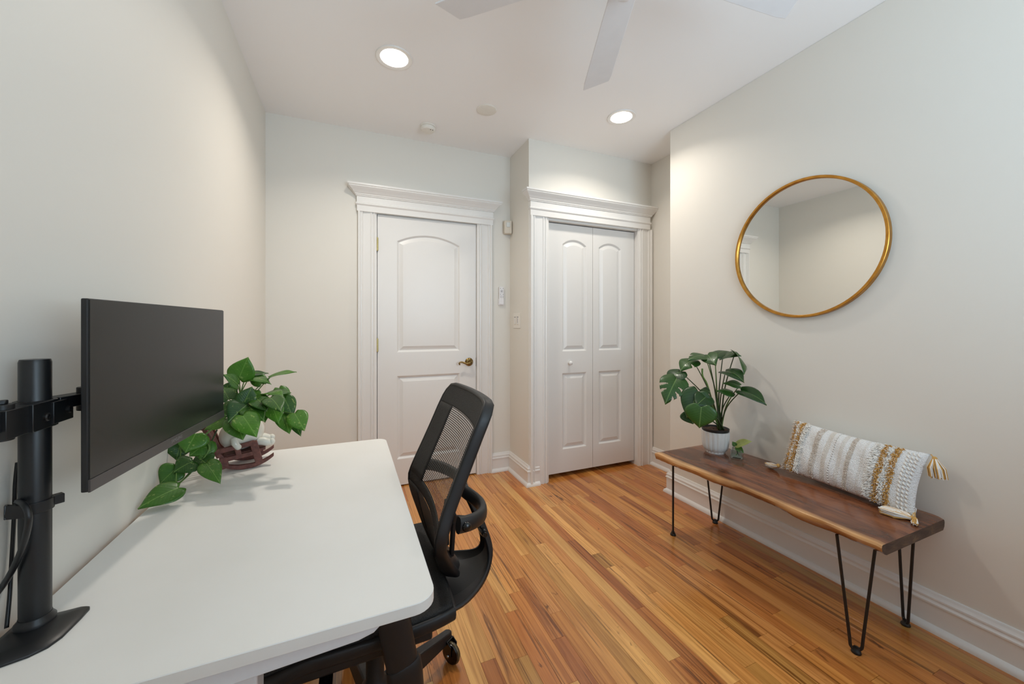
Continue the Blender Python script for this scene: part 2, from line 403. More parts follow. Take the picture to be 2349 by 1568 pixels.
# ---------------------------------------------------------------- oak strip floor, plank by plank
def wood_floor():
    t = NT('oak_strip'); oi = t.n('ShaderNodeObjectInfo')
    tc = t.n('ShaderNodeTexCoord'); off = t.n('ShaderNodeCombineXYZ')
    t.l(t.math('MULTIPLY', oi.outputs['Random'], 37.0), off.inputs[0]); t.l(t.math('MULTIPLY', oi.outputs['Random'], 91.0), off.inputs[1])
    ad = t.n('ShaderNodeVectorMath', operation='ADD'); t.l(tc.outputs['Object'], ad.inputs[0]); t.l(off.outputs[0], ad.inputs[1])
    def mp(sx, sy):
        q = t.n('ShaderNodeMapping'); q.inputs['Scale'].default_value = (sx, sy, 1); t.l(ad.outputs[0], q.inputs['Vector']); return q.outputs['Vector']
    fine = t.noise(mp(240, 6), 1.0, 4, 0.6)
    mid = t.noise(mp(15, 0.75), 1.0, 5, 0.6, 0.8)
    fam = t.noise(mp(70, 1.6), 1.0, 4, 0.6, 0.6)
    # cathedral rings
    ctr = t.noise(mp(11, 0.42), 1.0, 2, 0.5, 0.25)
    wvf = t.math('FRACT', t.math('MULTIPLY', ctr, 11.0))
    streak = t.noise(mp(34, 0.85), 1.0, 7, 0.66, 1.3)
    knot = t.noise(mp(24, 7), 1.0, 4, 0.6, 0.6)
    base = oi.outputs['Color']
    c = t.mixc(1.0, base, t.ramp(fine, [(0.30, (0.86, 0.83, 0.80)), (0.55, (1.0, 1.0, 1.0)), (0.75, (1.04, 1.04, 1.03))]), 'MULTIPLY')
    c = t.mixc(1.0, c, t.ramp(mid, [(0.30, (0.74, 0.66, 0.58)), (0.50, (1, 1, 1)), (0.72, (1.10, 1.14, 1.18))]), 'MULTIPLY')
    c = t.mixc(0.7, c, t.ramp(fam, [(0.32, (0.72, 0.65, 0.58)), (0.50, (1, 1, 1)), (0.8, (1.03, 1.03, 1.03))]), 'MULTIPLY')
    ringy = t.math('GREATER_THAN', t.math('FRACT', t.math('MULTIPLY', oi.outputs['Random'], 7.31)), 0.35)
    c = t.mixc(t.math('MULTIPLY', ringy, 0.62), c, t.ramp(wvf, [(0.0, (0.60, 0.48, 0.38)), (0.10, (0.66, 0.55, 0.45)), (0.42, (1, 1, 1)), (0.90, (1.03, 1.03, 1.03)), (1.0, (0.80, 0.70, 0.62))]), 'MULTIPLY')
    sel = t.math('GREATER_THAN', t.math('FRACT', t.math('MULTIPLY', oi.outputs['Random'], 13.7)), 0.30)
    dk = t.ramp(streak, [(0.56, (0, 0, 0)), (0.64, (1, 1, 1))])
    c = t.mixc(t.math('MULTIPLY', t.math('MULTIPLY', dk, sel), 0.72), c, rgb(82, 40, 16))
    kn = t.ramp(knot, [(0.66, (0, 0, 0)), (0.73, (1, 1, 1))])
    c = t.mixc(t.math('MULTIPLY', t.math('MULTIPLY', kn, sel), 0.75), c, rgb(58, 26, 12))
    t.col(c); t.set(Roughness=0.22); t.b.inputs['Coat Weight'].default_value = 0.35; t.b.inputs['Coat Roughness'].default_value = 0.09
    t.bump(fine, 0.05, 0.001)
    return t.m
M['oak'] = wood_floor()
M['subfloor'] = plain('floor_joint', rgb(64, 36, 18), 0.7, nscale=40, vary=0.3)
m = MB(); m.box(XL-T, XN+T, YB-T, YD+T, -0.06, -0.0125)
floor = struct(m.build('floor', 'subfloor'), 'glossy strip-oak floor of narrow honey and amber planks', 'floor')
PW = 0.0575
PAL = {'L': (226, 168, 96), 'H': (216, 152, 82), 'A': (207, 139, 70), 'R': (196, 124, 62), 'D': (178, 108, 54), 'O': (192, 138, 72), 'P': (208, 142, 78)}
def plank(x0, x1, y0, y1, colour):
    g = 0.0004; b = 0.00006; m = MB()
    m.add([(x0+g,y0+g,-.012),(x1-g,y0+g,-.012),(x1-g,y1-g,-.012),(x0+g,y1-g,-.012),
           (x0+g,y0+g,-b),(x1-g,y0+g,-b),(x1-g,y1-g,-b),(x0+g,y1-g,-b),
           (x0+g+b,y0+g+b,0),(x1-g-b,y0+g+b,0),(x1-g-b,y1-g-b,0),(x0+g+b,y1-g-b,0)],
          [(0,1,5,4),(1,2,6,5),(2,3,7,6),(3,0,4,7),(4,5,9,8),(5,6,10,9),(6,7,11,10),(7,4,8,11),(8,9,10,11)])
    me = bpy.data.meshes.new('plank'); me.from_pydata(m.v, [], m.f); me.update()
    o = link('plank', me, 'oak', floor); o.color = colour
    return o
rnd = random.Random(11)
FIX = {   # rows the photograph shows plainly, counted from the pale long plank (row 0): (near end, colour) from near to far
    0: [(-1.2, 'R'), (1.052, 'L'), (2.93, 'A')],
    1: [(-1.2, 'A'), (0.6, 'R'), (1.30, 'D'), (1.86, 'R'), (2.75, 'A')],
    2: [(-1.2, 'H'), (0.9, 'L'), (1.58, 'O'), (1.70, 'L'), (2.30, 'H'), (2.62, 'R')],
    3: [(-1.2, 'A'), (0.78, 'H'), (1.35, 'H'), (2.25, 'L'), (2.60, 'P')],
    -1: [(-1.2, 'P'), (0.82, 'P'), (2.15, 'A')],
    -2: [(-1.2, 'L'), (0.55, 'L'), (1.90, 'H'), (2.6, 'P')],
    -3: [(-1.2, 'O'), (0.70, 'O'), (2.10, 'P'), (2.7, 'H')],
    -4: [(-1.2, 'H'), (0.50, 'H'), (1.84, 'L'), (2.5, 'A')],
    -5: [(-1.2, 'A'), (0.98, 'A'), (1.42, 'P'), (2.2, 'H')],
    -6: [(-1.2, 'R'), (0.80, 'D'), (1.30, 'R'), (1.68, 'P'), (2.4, 'A')],
    -7: [(-1.2, 'L'), (0.70, 'L'), (1.12, 'R'), (1.60, 'H'), (2.1, 'P')],
    -8: [(-1.2, 'A'), (0.9, 'R'), (1.50, 'L'), (1.98, 'P'), (2.5, 'H')],
    12: [(-1.2, 'R'), (0.9, 'R'), (1.55, 'D'), (2.2, 'A')],
    17: [(-1.2, 'D'), (0.25, 'O'), (1.5, 'D'), (2.4, 'A')],
}
r0 = 1.0700
k0 = int(math.floor((XL - r0) / PW)); k1 = int(math.ceil((XN - r0) / PW))
for k in range(k0, k1):
    xa = max(r0 + k*PW, XL); xb = min(r0 + (k+1)*PW, XN)
    if xb - xa < 0.006: continue
    yend = YD + 0.07 if xb < XS + 0.02 else YC + 0.16
    ystart = YB if xa < XR else YE
    if k in FIX:
        cuts = [(max(y, ystart), c) for y, c in FIX[k] if y < yend]
    else:
        y = ystart; cuts = []; hidden = xb < -0.15
        while y < yend - 0.12:
            c = rnd.choices('LHAROPD', [9, 20, 22, 16, 8, 17, 8])[0]
            if xa > 1.55: c = rnd.choices('HARDP', [12, 24, 30, 16, 18])[0]
            cuts.append((y, c))
            y += rnd.uniform(1.3, 2.2) if (hidden or y < -0.2) else rnd.choice([rnd.uniform(0.22, 0.5), rnd.uniform(0.5, 0.95), rnd.uniform(0.8, 1.5)])
    for i, (y, c) in enumerate(cuts):
        y2 = cuts[i+1][0] if i+1 < len(cuts) else yend
        if y2 - y < 0.01: continue
        j = rnd.uniform(0.90, 1.08); w = rnd.uniform(-0.03, 0.03)
        R_, G_, B_ = PAL[c]
        plank(xa, xb, y, y2, (lin(R_)*j, lin(G_)*j*(1+w), lin(B_)*j*(1+w*1.5), 1))

# ---------------------------------------------------------------- ceiling fittings
t = NT('lamp_diffuser'); t.b.inputs['Emission Color'].default_value = (*LAMP_COL, 1); t.b.inputs['Emission Strength'].default_value = LAMP_STRENGTH; t.col((1, 1, 1, 1)); M['lamp'] = t.m
def downlight(x, y, label, k=1.0):
    o = thing('downlight', (x, y, ZC), label, 'ceiling light', 'recessed downlights')
    m = MB(); m.lathe([(.072, -.0015), (.071, -.004), (.092, -.006), (.094, -.003), (.094, .0)], (x, y, ZC), 40, cap=False); m.build('trim_ring', 'trim', o, smooth=40)
    m = MB(); m.lathe([(.0, -.0085), (.03, -.008), (.055, -.006), (.0722, -.003)], (x, y, ZC), 40, cap=False)
    m.build('diffuser', 'lamp', o)
    l = bpy.data.lights.new('downlight_beam', 'AREA'); l.shape = 'DISK'; l.size = 0.13; l.energy = LAMP_POWER*k; l.color = LAMP_COL; l.spread = math.radians(140)
    b = bpy.data.objects.new('downlight_beam', l); COL.objects.link(b); b.location = (x, y, ZC-.012); par(b, o)
downlight(0.222, 2.112, 'lit round downlight in the ceiling between left wall and panelled door')
downlight(1.712, 2.105, 'lit round downlight in the ceiling in front of the closet door', 0.68)
M['offwhite'] = plain('offwhite_plastic', rgb(234, 230, 222), 0.45, nscale=50, vary=0.03)
M['cream'] = plain('cream_plastic', rgb(216, 206, 190), 0.45, nscale=50, vary=0.03)
sd = thing('smoke_detector', (0.520, 2.745, ZC), 'small white smoke detector on the ceiling near the panelled door', 'smoke detector')
m = MB(); m.lathe([(.054, 0), (.054, -.008), (.050, -.011)], (0.520, 2.745, ZC), 32); m.build('base', 'offwhite', sd, smooth=40)
m = MB(); m.lathe([(.047, -.011), (.047, -.014), (.051, -.016), (.050, -.030), (.044, -.036), (.0, -.038)], (0.520, 2.745, ZC), 32, cap=False); c_ = m.build('cover', 'offwhite', sd, smooth=40)
m = MB(); m.box(.545, .551, 2.712, 2.718, ZC-.0375, ZC-.034); m.box(.530, .535, 2.712, 2.717, ZC-.0385, ZC-.036); m.build('vent', 'dark', c_)
cp = thing('ceiling_cover', (0.837, 2.383, ZC), 'round cream blank cover on the ceiling beside the smoke detector', 'ceiling cover')
m = MB(); m.lathe([(.066, 0), (.066, -.004), (.062, -.007)], (0.837, 2.383, ZC), 40, cap=False); m.build('rim', 'offwhite', cp, smooth=50)
m = MB(); m.lathe([(.062, -.007), (.058, -.0085), (.03, -.010), (.0, -.0104)], (0.837, 2.383, ZC), 40, cap=False); m.build('disc', 'offwhite', cp, smooth=50)
# fan
fx, fy, fz = 0.788, 0.903, 2.335
M['fan'] = plain('fan_white', rgb(228, 227, 228), 0.42, nscale=20, vary=0.03)
fan = thing('ceiling_fan', (fx, fy, ZC), 'white ceiling fan with flat angled blades', 'ceiling fan')
m = MB(); m.lathe([(.0, .0), (.065, .0), (.065, -.02), (.05, -.05), (.018, -.058), (.0, -.058)], (fx, fy, ZC), 28, cap=False); m.build('canopy', 'fan', fan, smooth=40)
m = MB(); m.tube([(fx, fy, ZC-.05), (fx, fy, fz+.06)], .013, 14); m.build('downrod', 'fan', fan, smooth=60)
m = MB(); m.lathe([(.0, .08), (.05, .078), (.09, .05), (.10, .02), (.10, -.02), (.085, -.035), (.0, -.035)], (fx, fy, fz), 36, cap=False); m.build('motor_housing', 'fan', fan, smooth=40)
t = NT('fan_glass'); t.col(rgb(240, 232, 214)); t.set(Roughness=0.3); t.b.inputs['Subsurface Weight'].default_value = 0.0; M['fanglass'] = t.m
m = MB(); m.lathe([(.078, -.035), (.078, -.05), (.068, -.066), (.04, -.076), (.0, -.08)], (fx, fy, fz), 32, cap=False); m.build('light_bowl', 'fanglass', fan, smooth=60)
for i in range(5):
    a = math.radians(65 + 72*i); d = Vector((math.cos(a), math.sin(a), 0)); s = Vector((-math.sin(a), math.cos(a), 0)); c = Vector((fx, fy, fz))
    m = MB(); rows = []
    for q in range(13):
        r = 0.12 + (0.655-0.12)*q/12; w0 = 0.048 + 0.012*q/12; tilt = 0.17
        lo = 0.0; 
        # the tip is cut at a slant with rounded corners: the leading corner reaches further
        L_, R_ = r, r - (0.038*(q/12)**2)
        wl = w0*(0.92 if q == 12 else 1)
        pl = c + d*L_ + s*wl + Vector((0,0,  -wl*tilt)); pr = c + d*R_ - s*wl + Vector((0,0, wl*tilt))
        rows.append([pl + Vector((0,0,.003)), pr + Vector((0,0,.003)), pr - Vector((0,0,.003)), pl - Vector((0,0,.003))])
    m.rings(rows); b = m.build('blade', 'fan', fan, bevel=0.002)
    m = MB(); m.bar(c + d*.08, c + d*.17, .05, .010); m.build('blade_iron', 'fan', b, bevel=.002)

# ---------------------------------------------------------------- small wall fittings
o = thing('motion_sensor', (1.229, 2.975, 1.985), 'small cream motion sensor mounted high in the corner beside the panelled door', 'sensor')
R = Matrix.Rotation(math.radians(-12), 3, 'Z')
def ob(mb, c, hx, hy, hz, R): mb.obox(c, R @ Vector((hx,0,0)), R @ Vector((0,hy,0)), R @ Vector((0,0,hz)))
pc = Vector((1.225, 2.957, 2.038))
m = MB(); ob(m, pc, .033, .022, .055, R); m.build('housing', 'cream', o, bevel=.008, seg=3)
M['lens'] = plain('sensor_lens', rgb(216, 218, 214), 0.25, nscale=40, vary=0.04)
m = MB(); ob(m, pc + R @ Vector((0, -.021, .018)), .016, .006, .020, R); m.build('lens', 'lens', o, bevel=.004, seg=3)
o = thing('remote_control', (1.174, 2.98, 1.39), 'slim white remote control held on the wall beside the panelled door', 'remote')
M['wplastic'] = plain('white_plastic', rgb(232, 230, 232), 0.4, nscale=40, vary=0.03)
box_obj('holder', M['wplastic'], o, 1.150, 1.198, 2.972, 2.9905, 1.388, 1.440, bevel=.003)
rb = box_obj('body', M['wplastic'], o, 1.153, 1.195, 2.966, 2.986, 1.392, 1.540, bevel=.006)
M['btn'] = plain('grey_button', rgb(120, 118, 120), 0.5, nscale=30, vary=0.1)
for (bx_, bz_, r_) in [(1.162, 1.527, .0028), (1.187, 1.527, .0028), (1.1745, 1.503, .0045), (1.162, 1.478, .0028), (1.187, 1.478, .0028)] + [(x, z, .0026) for z in (1.463, 1.452) for x in (1.162, 1.1745, 1.187)]:
    m = MB(); m.lathe([(r_, 0), (r_*.9, .0012), (0, .0014)], (bx_, 2.966, bz_), 10, (0, -1, 0), cap=False); m.build('button', 'btn', rb, smooth=50)
m = MB(); m.tube([Vector((1.1745 + .011*math.cos(a), 2.9657, 1.503 + .011*math.sin(a))) for a in [2*math.pi*i/20 for i in range(20)]], .0006, 5, closed=True); m.build('button', 'btn', rb)
o = thing('light_switch', (XS, 2.842, 1.195), 'white double slider light switch on the side wall between the two doors', 'light switch')
m = MB(); m.box(XS-.006, XS, 2.776, 2.908, 1.196, 1.318); pl_ = m.build('plate', 'offwhite', o, bevel=.002)
for yc in (2.868, 2.815):
    q = box_obj('slot', M['offwhite'], o, XS-.0075, XS-.006, yc-.017, yc+.017, 1.224, 1.290)
    box_obj('rocker', M['trim'], q, XS-.010, XS-.0075, yc-.012, yc+.012, 1.229, 1.283, bevel=.001)
    box_obj('gap', M['btn'], q, XS-.0085, XS-.0074, yc-.014, yc+.014, 1.283, 1.288)
    box_obj('gap', M['cream'], q, XS-.0085, XS-.0074, yc-.014, yc+.014, 1.224, 1.228)
box_obj('slider', M['btn'], o, XS-.0105, XS-.0095, 2.812, 2.818, 1.238, 1.278)
# ---------------------------------------------------------------- mirror
MY, MZ, MR = 1.228, 1.617, 0.357
mir = thing('wall_mirror', (XR, MY, MZ-MR), 'round wall mirror in a thin brushed gold frame above the bench', 'mirror')
t = NT('brushed_gold'); t.set(Roughness=0.34, Metallic=0.85); f = t.noise(t.coord(), 30, 3); t.col(t.ramp(f, [(0.3, rgb(176, 122, 48)), (0.7, rgb(200, 146, 66))])); M['gold'] = t.m
m = MB(); rings = []
prof = [(MR-.0135, .0), (MR-.0135, .022), (MR-.0115, .0245), (MR-.002, .0245), (MR, .0225), (MR, .0)]
for i in range(96):
    a = 2*math.pi*i/96; rings.append([(XR - x - .001, MY + r*math.cos(a), MZ + r*math.sin(a)) for r, x in prof])
m.rings(rings, closed=True); m.build('frame', 'gold', mir, smooth=40)
t = NT('mirror_glass'); t.col((0.78, 0.79, 0.77, 1)); t.set(Roughness=0.0, Metallic=1.0); M['mirror'] = t.m
m = MB(); m.lathe([(0, .012), (MR-.013, .012), (MR-.013, .004), (0, .004)], (XR-.001, MY, MZ), 96, (-1, 0, 0), cap=False); m.build('glass', 'mirror', mir)

# ---------------------------------------------------------------- live-edge bench
BZ, BT = 0.475, 0.043
def walnut():
    t = NT('walnut_slab'); tc = t.n('ShaderNodeTexCoord'); sx = t.n('ShaderNodeSeparateXYZ'); t.l(tc.outputs['Object'], sx.inputs[0])
    wob = t.noise(t.coord(scale=(2, 3, 2)), 1.6, 3)
    x = t.math('ADD', sx.outputs[0], t.math('MULTIPLY', t.math('SUBTRACT', wob, 0.5), 0.05))
    g1 = t.noise(t.coord(scale=(90, 5, 60)), 1.0, 5, 0.6, 0.3)
    g2 = t.noise(t.coord(scale=(9, 2.0, 9)), 1.0, 5, 0.6, 1.2)
    heart = t.ramp(g2, [(0.28, rgb(66, 36, 24)), (0.45, rgb(108, 64, 42)), (0.60, rgb(136, 82, 52)), (0.78, rgb(112, 68, 48))])
    heart = t.mixc(0.6, heart, t.ramp(g1, [(0.3, (0.62, 0.56, 0.52)), (0.55, (1, 1, 1)), (0.8, (1.15, 1.12, 1.1))]), 'MULTIPLY')
    fig = t.noise(t.coord(scale=(16, 3.2, 4), loc=(0, 1.3, 0)), 1.0, 4, 0.6, 1.8)
    heart = t.mixc(t.math('MULTIPLY', t.ramp(fig, [(0.60, (0, 0, 0)), (0.72, (1, 1, 1))]), 0.6), heart, rgb(52, 28, 20))
    sap = t.mixc(1.0, rgb(216, 166, 110), t.ramp(g1, [(0.3, (0.80, 0.74, 0.68)), (0.6, (1, 1, 1))]), 'MULTIPLY')
    edge = t.ramp(x, [(0.0, (1, 1, 1)), (1.0, (0, 0, 0))])
    er = edge.node.color_ramp; mr = t.n('ShaderNodeMapRange'); mr.inputs['From Min'].default_value = 1.640; mr.inputs['From Max'].default_value = 1.720
    t.l(x, mr.inputs['Value']); t.l(mr.outputs[0], edge.node.inputs['Fac'])
    er.elements[0].position = 0.30; er.elements[1].position = 0.72
    # bark-brown lower half of the edge
    mz = t.n('ShaderNodeMapRange'); mz.inputs['From Min'].default_value = BZ-BT; mz.inputs['From Max'].default_value = BZ; t.l(sx.outputs[2], mz.inputs['Value'])
    zz = t.math('ADD', mz.outputs[0], t.math('MULTIPLY', t.math('SUBTRACT', g2, 0.5), 0.5))
    sap2 = t.mixc(t.ramp(zz, [(0.45, (0.75, 0.75, 0.75)), (0.92, (0, 0, 0))]), sap, rgb(134, 86, 50))
    t.col(t.mixc(edge, heart, sap2)); t.set(Roughness=0.22); t.b.inputs['Coat Weight'].default_value = 0.4; t.b.inputs['Coat Roughness'].default_value = 0.12
    t.bump(g1, 0.06, 0.001)
    return t.m
M['walnut'] = walnut()
t = NT('walnut_end'); g = t.noise(t.coord(scale=(12, 30, 40)), 1.0, 5, 0.65, 0.8); t.col(t.ramp(g, [(0.3, rgb(48, 34, 28)), (0.55, rgb(82, 60, 46)), (0.75, rgb(122, 92, 64))])); t.set(Roughness=0.6); t.bump(g, 0.5, 0.004); M['bark'] = t.m
M['black'] = plain('black_steel', rgb(22, 21, 21), 0.42, nscale=60, vary=0.15)
bench = thing('bench', (1.90, 1.215, 0), 'live-edge walnut slab bench on black hairpin legs below the mirror', 'bench')
def lerp_tab(tab, y):
    if y <= tab[0][0]: return tab[0][1]
    for (a, b), (c, d) in zip(tab, tab[1:]):
        if y <= c: return b + (d-b)*(y-a)/(c-a)
    return tab[-1][1]
FE = [(0.700, 1.668), (0.78, 1.664), (0.93, 1.664), (1.08, 1.674), (1.216, 1.679), (1.35, 1.662), (1.46, 1.648), (1.536, 1.641), (1.62, 1.646), (1.731, 1.651)]
BE = [(0.700, 2.118), (0.73, 2.130), (1.0, 2.132), (1.4, 2.130), (1.72, 2.124), (1.731, 2.12)]
m = MB(); rings = []; rr = random.Random(5); NB = 64
for i in range(NB+1):
    y = 0.700 + (1.731-0.700)*i/NB; xf = lerp_tab(FE, y) + 0.0025*math.sin(y*31) ; xb = lerp_tab(BE, y)
    w1_ = 0.010 + 0.007*math.sin(y*17+1) + rr.uniform(-.0015, .0015); w2_ = 0.004*math.sin(y*23)
    zb, zt = BZ-BT, BZ
    if i in (0, NB): zt -= 0.003; 
    rings.append([(xf+.006, y, zt), (xf+.0015, y, zt-.002), (xf-.001+w2_*.3, y, zt-.010), (xf+w1_*.4+w2_, y, zt-.024), (xf+w1_+.006, y, zt-.036), (xf+w1_+.018, y, zb),
                  (xb-.012, y, zb), (xb-.002, y, zb+.012), (xb, y, zb+.028), (xb-.003, y, zt-.004), (xb-.008, y, zt)])
m.rings(rings); slab = m.build('seat_slab', 'walnut', bench, smooth=35)
slab.data.materials.append(M['bark'])
for p in slab.data.polygons:
    if p.normal.y < -0.8: p.material_index = 1
for (px_, py_, ang) in ((1.735, 1.675, 45), (2.080, 1.675, 135), (1.740, 0.805, 135), (2.085, 0.800, 45)):
    d = Vector((math.cos(math.radians(ang)), math.sin(math.radians(ang)), 0)); f0 = Vector((px_, py_, 0.0)); top = f0 + Vector((0, 0, BZ-BT-.003))
    pts = [top + d*.058, top + d*.056 - Vector((0,0,.02))]
    pts += [f0 + d*(.020) + Vector((0,0,.055))]
    for a in range(0, 181, 20): pts.append(f0 + d*(.018*math.cos(math.radians(a))) + Vector((0,0,.030 - .018*math.sin(math.radians(a)))))
    pts += [f0 - d*.020 + Vector((0,0,.055)), top - d*.056 - Vector((0,0,.02)), top - d*.058]
    m = MB(); m.tube(pts, .0052, 10); lg = m.build('leg', 'black', bench, smooth=60)
    m = MB(); m.lathe([(.0, .0), (.014, .0), (.016, .003), (.014, .010), (.010, .014), (.009, .022), (0, .024)], f0, 16, cap=False); m.build('rubber_foot', 'black', lg, smooth=50)

# ---------------------------------------------------------------- pillow
PC = Vector((2.052, 0.983, 0.6072)); tilt = math.radians(21)
PA = Vector((0, -1, 0)); PB = Vector((math.sin(tilt), 0, math.cos(tilt))); PN = Vector((-math.cos(tilt), 0, math.sin(tilt)))   # along, up, out
PL, PH, PT = 0.248, 0.128, 0.052
R15 = Matrix.Rotation(math.radians(-2.5), 3, PN)
PA = R15 @ PA; PB = R15 @ PB
def pil(a, b, side):
    ea = 1 - 0.10*(1-abs(a)**2)*abs(b)**3 ; eb = 1 - 0.055*(1-abs(b)**2)*abs(a)**4
    eb2 = 1 - 0.075*(1 - a*a)**1.0 * (1 if b > 0 else 0.55) * abs(b)**2
    th = (max(0, 1-abs(a)**3.2)**0.55) * (max(0, 1-abs(b)**2.6)**0.55)
    wr = 0.0035*math.sin(a*17+b*5)*th
    return PC + PA*(PL*a*eb) + PB*(PH*b*eb2) + PN*(side*PT*th + wr)
pill = thing('throw_pillow', (2.05, 0.985, BZ), 'woven white lumbar pillow with ochre tufted stripes and corner tassels', 'pillow')
NA, NBb = 72, 36
me = bpy.data.meshes.new('cushion'); vs = []; fs = []; uvs = []
for side in (1, -1):
    o0 = len(vs)
    for j in range(NBb+1):
        for i in range(NA+1):
            a = -1 + 2*i/NA; b = -1 + 2*j/NBb; vs.append(pil(a, b, side)); uvs.append(((a+1)/2, (b+1)/2))
    for j in range(NBb):
        for i in range(NA):
            q = (o0+j*(NA+1)+i, o0+j*(NA+1)+i+1, o0+(j+1)*(NA+1)+i+1, o0+(j+1)*(NA+1)+i)
            fs.append(q if side > 0 else q[::-1])
me.from_pydata([tuple(v) for v in vs], [], fs); ul = me.uv_layers.new(name='UVMap')
for lp in me.loops: ul.data[lp.index].uv = uvs[lp.vertex_index]
bm = bmesh.new(); bm.from_mesh(me); bmesh.ops.remove_doubles(bm, verts=bm.verts, dist=1e-5); bmesh.ops.recalc_face_normals(bm, faces=bm.faces); bm.to_mesh(me); bm.free()
t = NT('woven_pillow'); tc = t.n('ShaderNodeTexCoord'); sp = t.n('ShaderNodeSeparateXYZ'); t.l(tc.outputs['UV'], sp.inputs[0])
nz = t.noise(t.coord('UV', (90, 45, 1)), 1.0, 3)
uu = t.math('ADD', sp.outputs[0], t.math('MULTIPLY', t.math('SUBTRACT', nz, 0.5), 0.008))
W_ = rgb(243, 242, 241); BG = rgb(222, 212, 201); BG2 = rgb(226, 218, 209); OC = rgb(212, 170, 106)
def band(c, a0, a1, col, amt):
    s_ = t.math('MULTIPLY', t.math('GREATER_THAN', uu, a0), t.math('LESS_THAN', uu, a1)); return t.mixc(t.math('MULTIPLY', s_, amt), c, col)
c = W_
c = t.mixc(0.0, W_, W_)
for a0, a1, col_, am in ((.028, .063, OC, .7), (.081, .116, OC, .7), (.259, .308, BG, .8), (.355, .393, BG2, .9), (.420, .430, rgb(196, 190, 188), .8), (.468, .50, BG2, .7), (.533, .568, BG, .9), (.63, .65, BG, .4), (.696, .712, BG, .8), (.748, .779, OC, .7), (.816, .852, OC, .7)):
    c = band(c, a0, a1, col_, am)
wv = t.n('ShaderNodeTexVoronoi', inp={'Scale': 1.0}); t.l(t.coord('UV', (150, 80, 1)), wv.inputs['Vector'])
c = t.mixc(0.55, c, t.ramp(wv.outputs['Distance'], [(0.2, (1.04, 1.04, 1.04)), (0.75, (0.74, 0.73, 0.73))]), 'MULTIPLY')
t.col(c); t.set(Roughness=0.95); t.b.inputs['Specular IOR Level'].default_value = 0.1; t.b.inputs['Sheen Weight'].default_value = 0.2
t.bump(wv.outputs['Distance'], 0.8, 0.004); M['pillow'] = t.m
link('cushion', me, 'pillow', pill, smooth=180)
M['yarn_w'] = plain('white_yarn', rgb(242, 239, 234), 0.95, spec=0.1, nscale=300, vary=0.12)
M['yarn_o'] = plain('ochre_yarn', rgb(214, 168, 100), 0.95, spec=0.1, nscale=300, vary=0.2)
M['yarn_b'] = plain('beige_yarn', rgb(222, 210, 198), 0.95, spec=0.1, nscale=300, vary=0.15)
rp = random.Random(21)
def tufts(name, a0, a1, n, mat, ln, lean, parent, bulge=0.6):
    m = MB()
    for _ in range(n):
        a = -1 + 2*rp.uniform(a0, a1); b = rp.uniform(-.97, .97); p = pil(a, b, 1)
        d = (PN*rp.uniform(.4, 1.0) + PA*(lean + rp.uniform(-.8, .8)) + PB*rp.uniform(-.7, .7)).normalized(); l_ = ln*rp.uniform(.6, 1.2)
        q = p + d*l_*.6; e = q + (d + PA*lean*1.2 - Vector((0, 0, bulge))).normalized()*l_*.5
        m.tube([p - PN*.002, q, e], [.0016, .0017, .0010], 4, cap=True)
    o = m.build(name, mat, parent); o['kind'] = 'stuff'; return o
for a0, a1 in ((.028, .063), (.081, .116), (.748, .779), (.816, .852)): tufts('tufted_stripe', a0, a1, 400, 'yarn_o', .009, 0, pill); tufts('fringe', a0, a1, 110, 'yarn_w', .009, 0, pill)
tufts('fringe', .118, .150, 420, 'yarn_w', .017, 0.8, pill); tufts('fringe', .064, .080, 260, 'yarn_w', .010, 0, pill); tufts('fringe', .0, .026, 260, 'yarn_b', .012, -0.6, pill)
tufts('fringe', .696, .745, 460, 'yarn_w', .012, -0.6, pill); tufts('fringe', .780, .815, 420, 'yarn_w', .009, 0, pill)
tufts('tufted_stripe', .262, .304, 380, 'yarn_b', .004, 0, pill); tufts('tufted_stripe', .536, .566, 320, 'yarn_b', .004, 0, pill)
# cable-knit stitches at the right end and the row of small knots in the middle
m = MB()
for a_ in (.905, .930, .955):
    for k in range(15):
        b = -.85 + 1.7*k/14; p = pil(-1 + 2*a_, b, 1); q = pil(-1 + 2*a_, b, 1)
        m.tube([p + PB*.006 - PA*.004 - PN*.001, p + PN*.0035, p - PB*.006 + PA*.004 - PN*.001], .0032, 6)
for k in range(22):
    p = pil(-1 + 2*.425, -.9 + 1.8*k/21, 1); m.ball(p, .0032, n=6, m=4)
m.build('knit_stitches', 'yarn_w', pill, smooth=180)['kind'] = 'stuff'
def tassel(c0, knot_dir, strands_to, n, spread, parent, flat=None, L=0.075):
    """c0 = corner of the pillow, knot a little further, strands falling to strands_to"""
    c0 = Vector(c0); k = c0 + Vector(knot_dir)
    m = MB(); m.tube([c0, k], .0016, 6); m.ball(k, .008, .008, .010, n=12, m=8)
    for q in range(4):
        pass
    root = m.build('tassel', 'yarn_o', parent, smooth=180)
    dirv = (Vector(strands_to) - k).normalized(); sd = dirv.orthogonal().normalized(); s2 = dirv.cross(sd)
    for mat, share in (('yarn_w', .58), ('yarn_o', .42)):
        m = MB()
        for _ in range(int(n*share)):
            a = rp.uniform(0, 2*math.pi); r = math.sqrt(rp.random())
            e = k + dirv*L*rp.uniform(.9, 1.05) + (sd*math.cos(a) + s2*math.sin(a))*spread*r
            s0 = k + (sd*math.cos(a) + s2*math.sin(a))*.007*r
            if flat is not None: s0.z = max(s0.z, flat + .003)
            mid = s0.lerp(e, .5) + (sd*math.cos(a) + s2*math.sin(a))*spread*.35*r
            if flat is not None:
                for pt in (e, mid):
                    pt.z = max(flat + .003 + .012*rp.random()*(1 - 0.3*r), min(pt.z, flat + .022))
            m.tube([s0, mid, e], [.0018, .0019, .0015], 5)
        m.build('strands', mat, root)['kind'] = 'stuff'
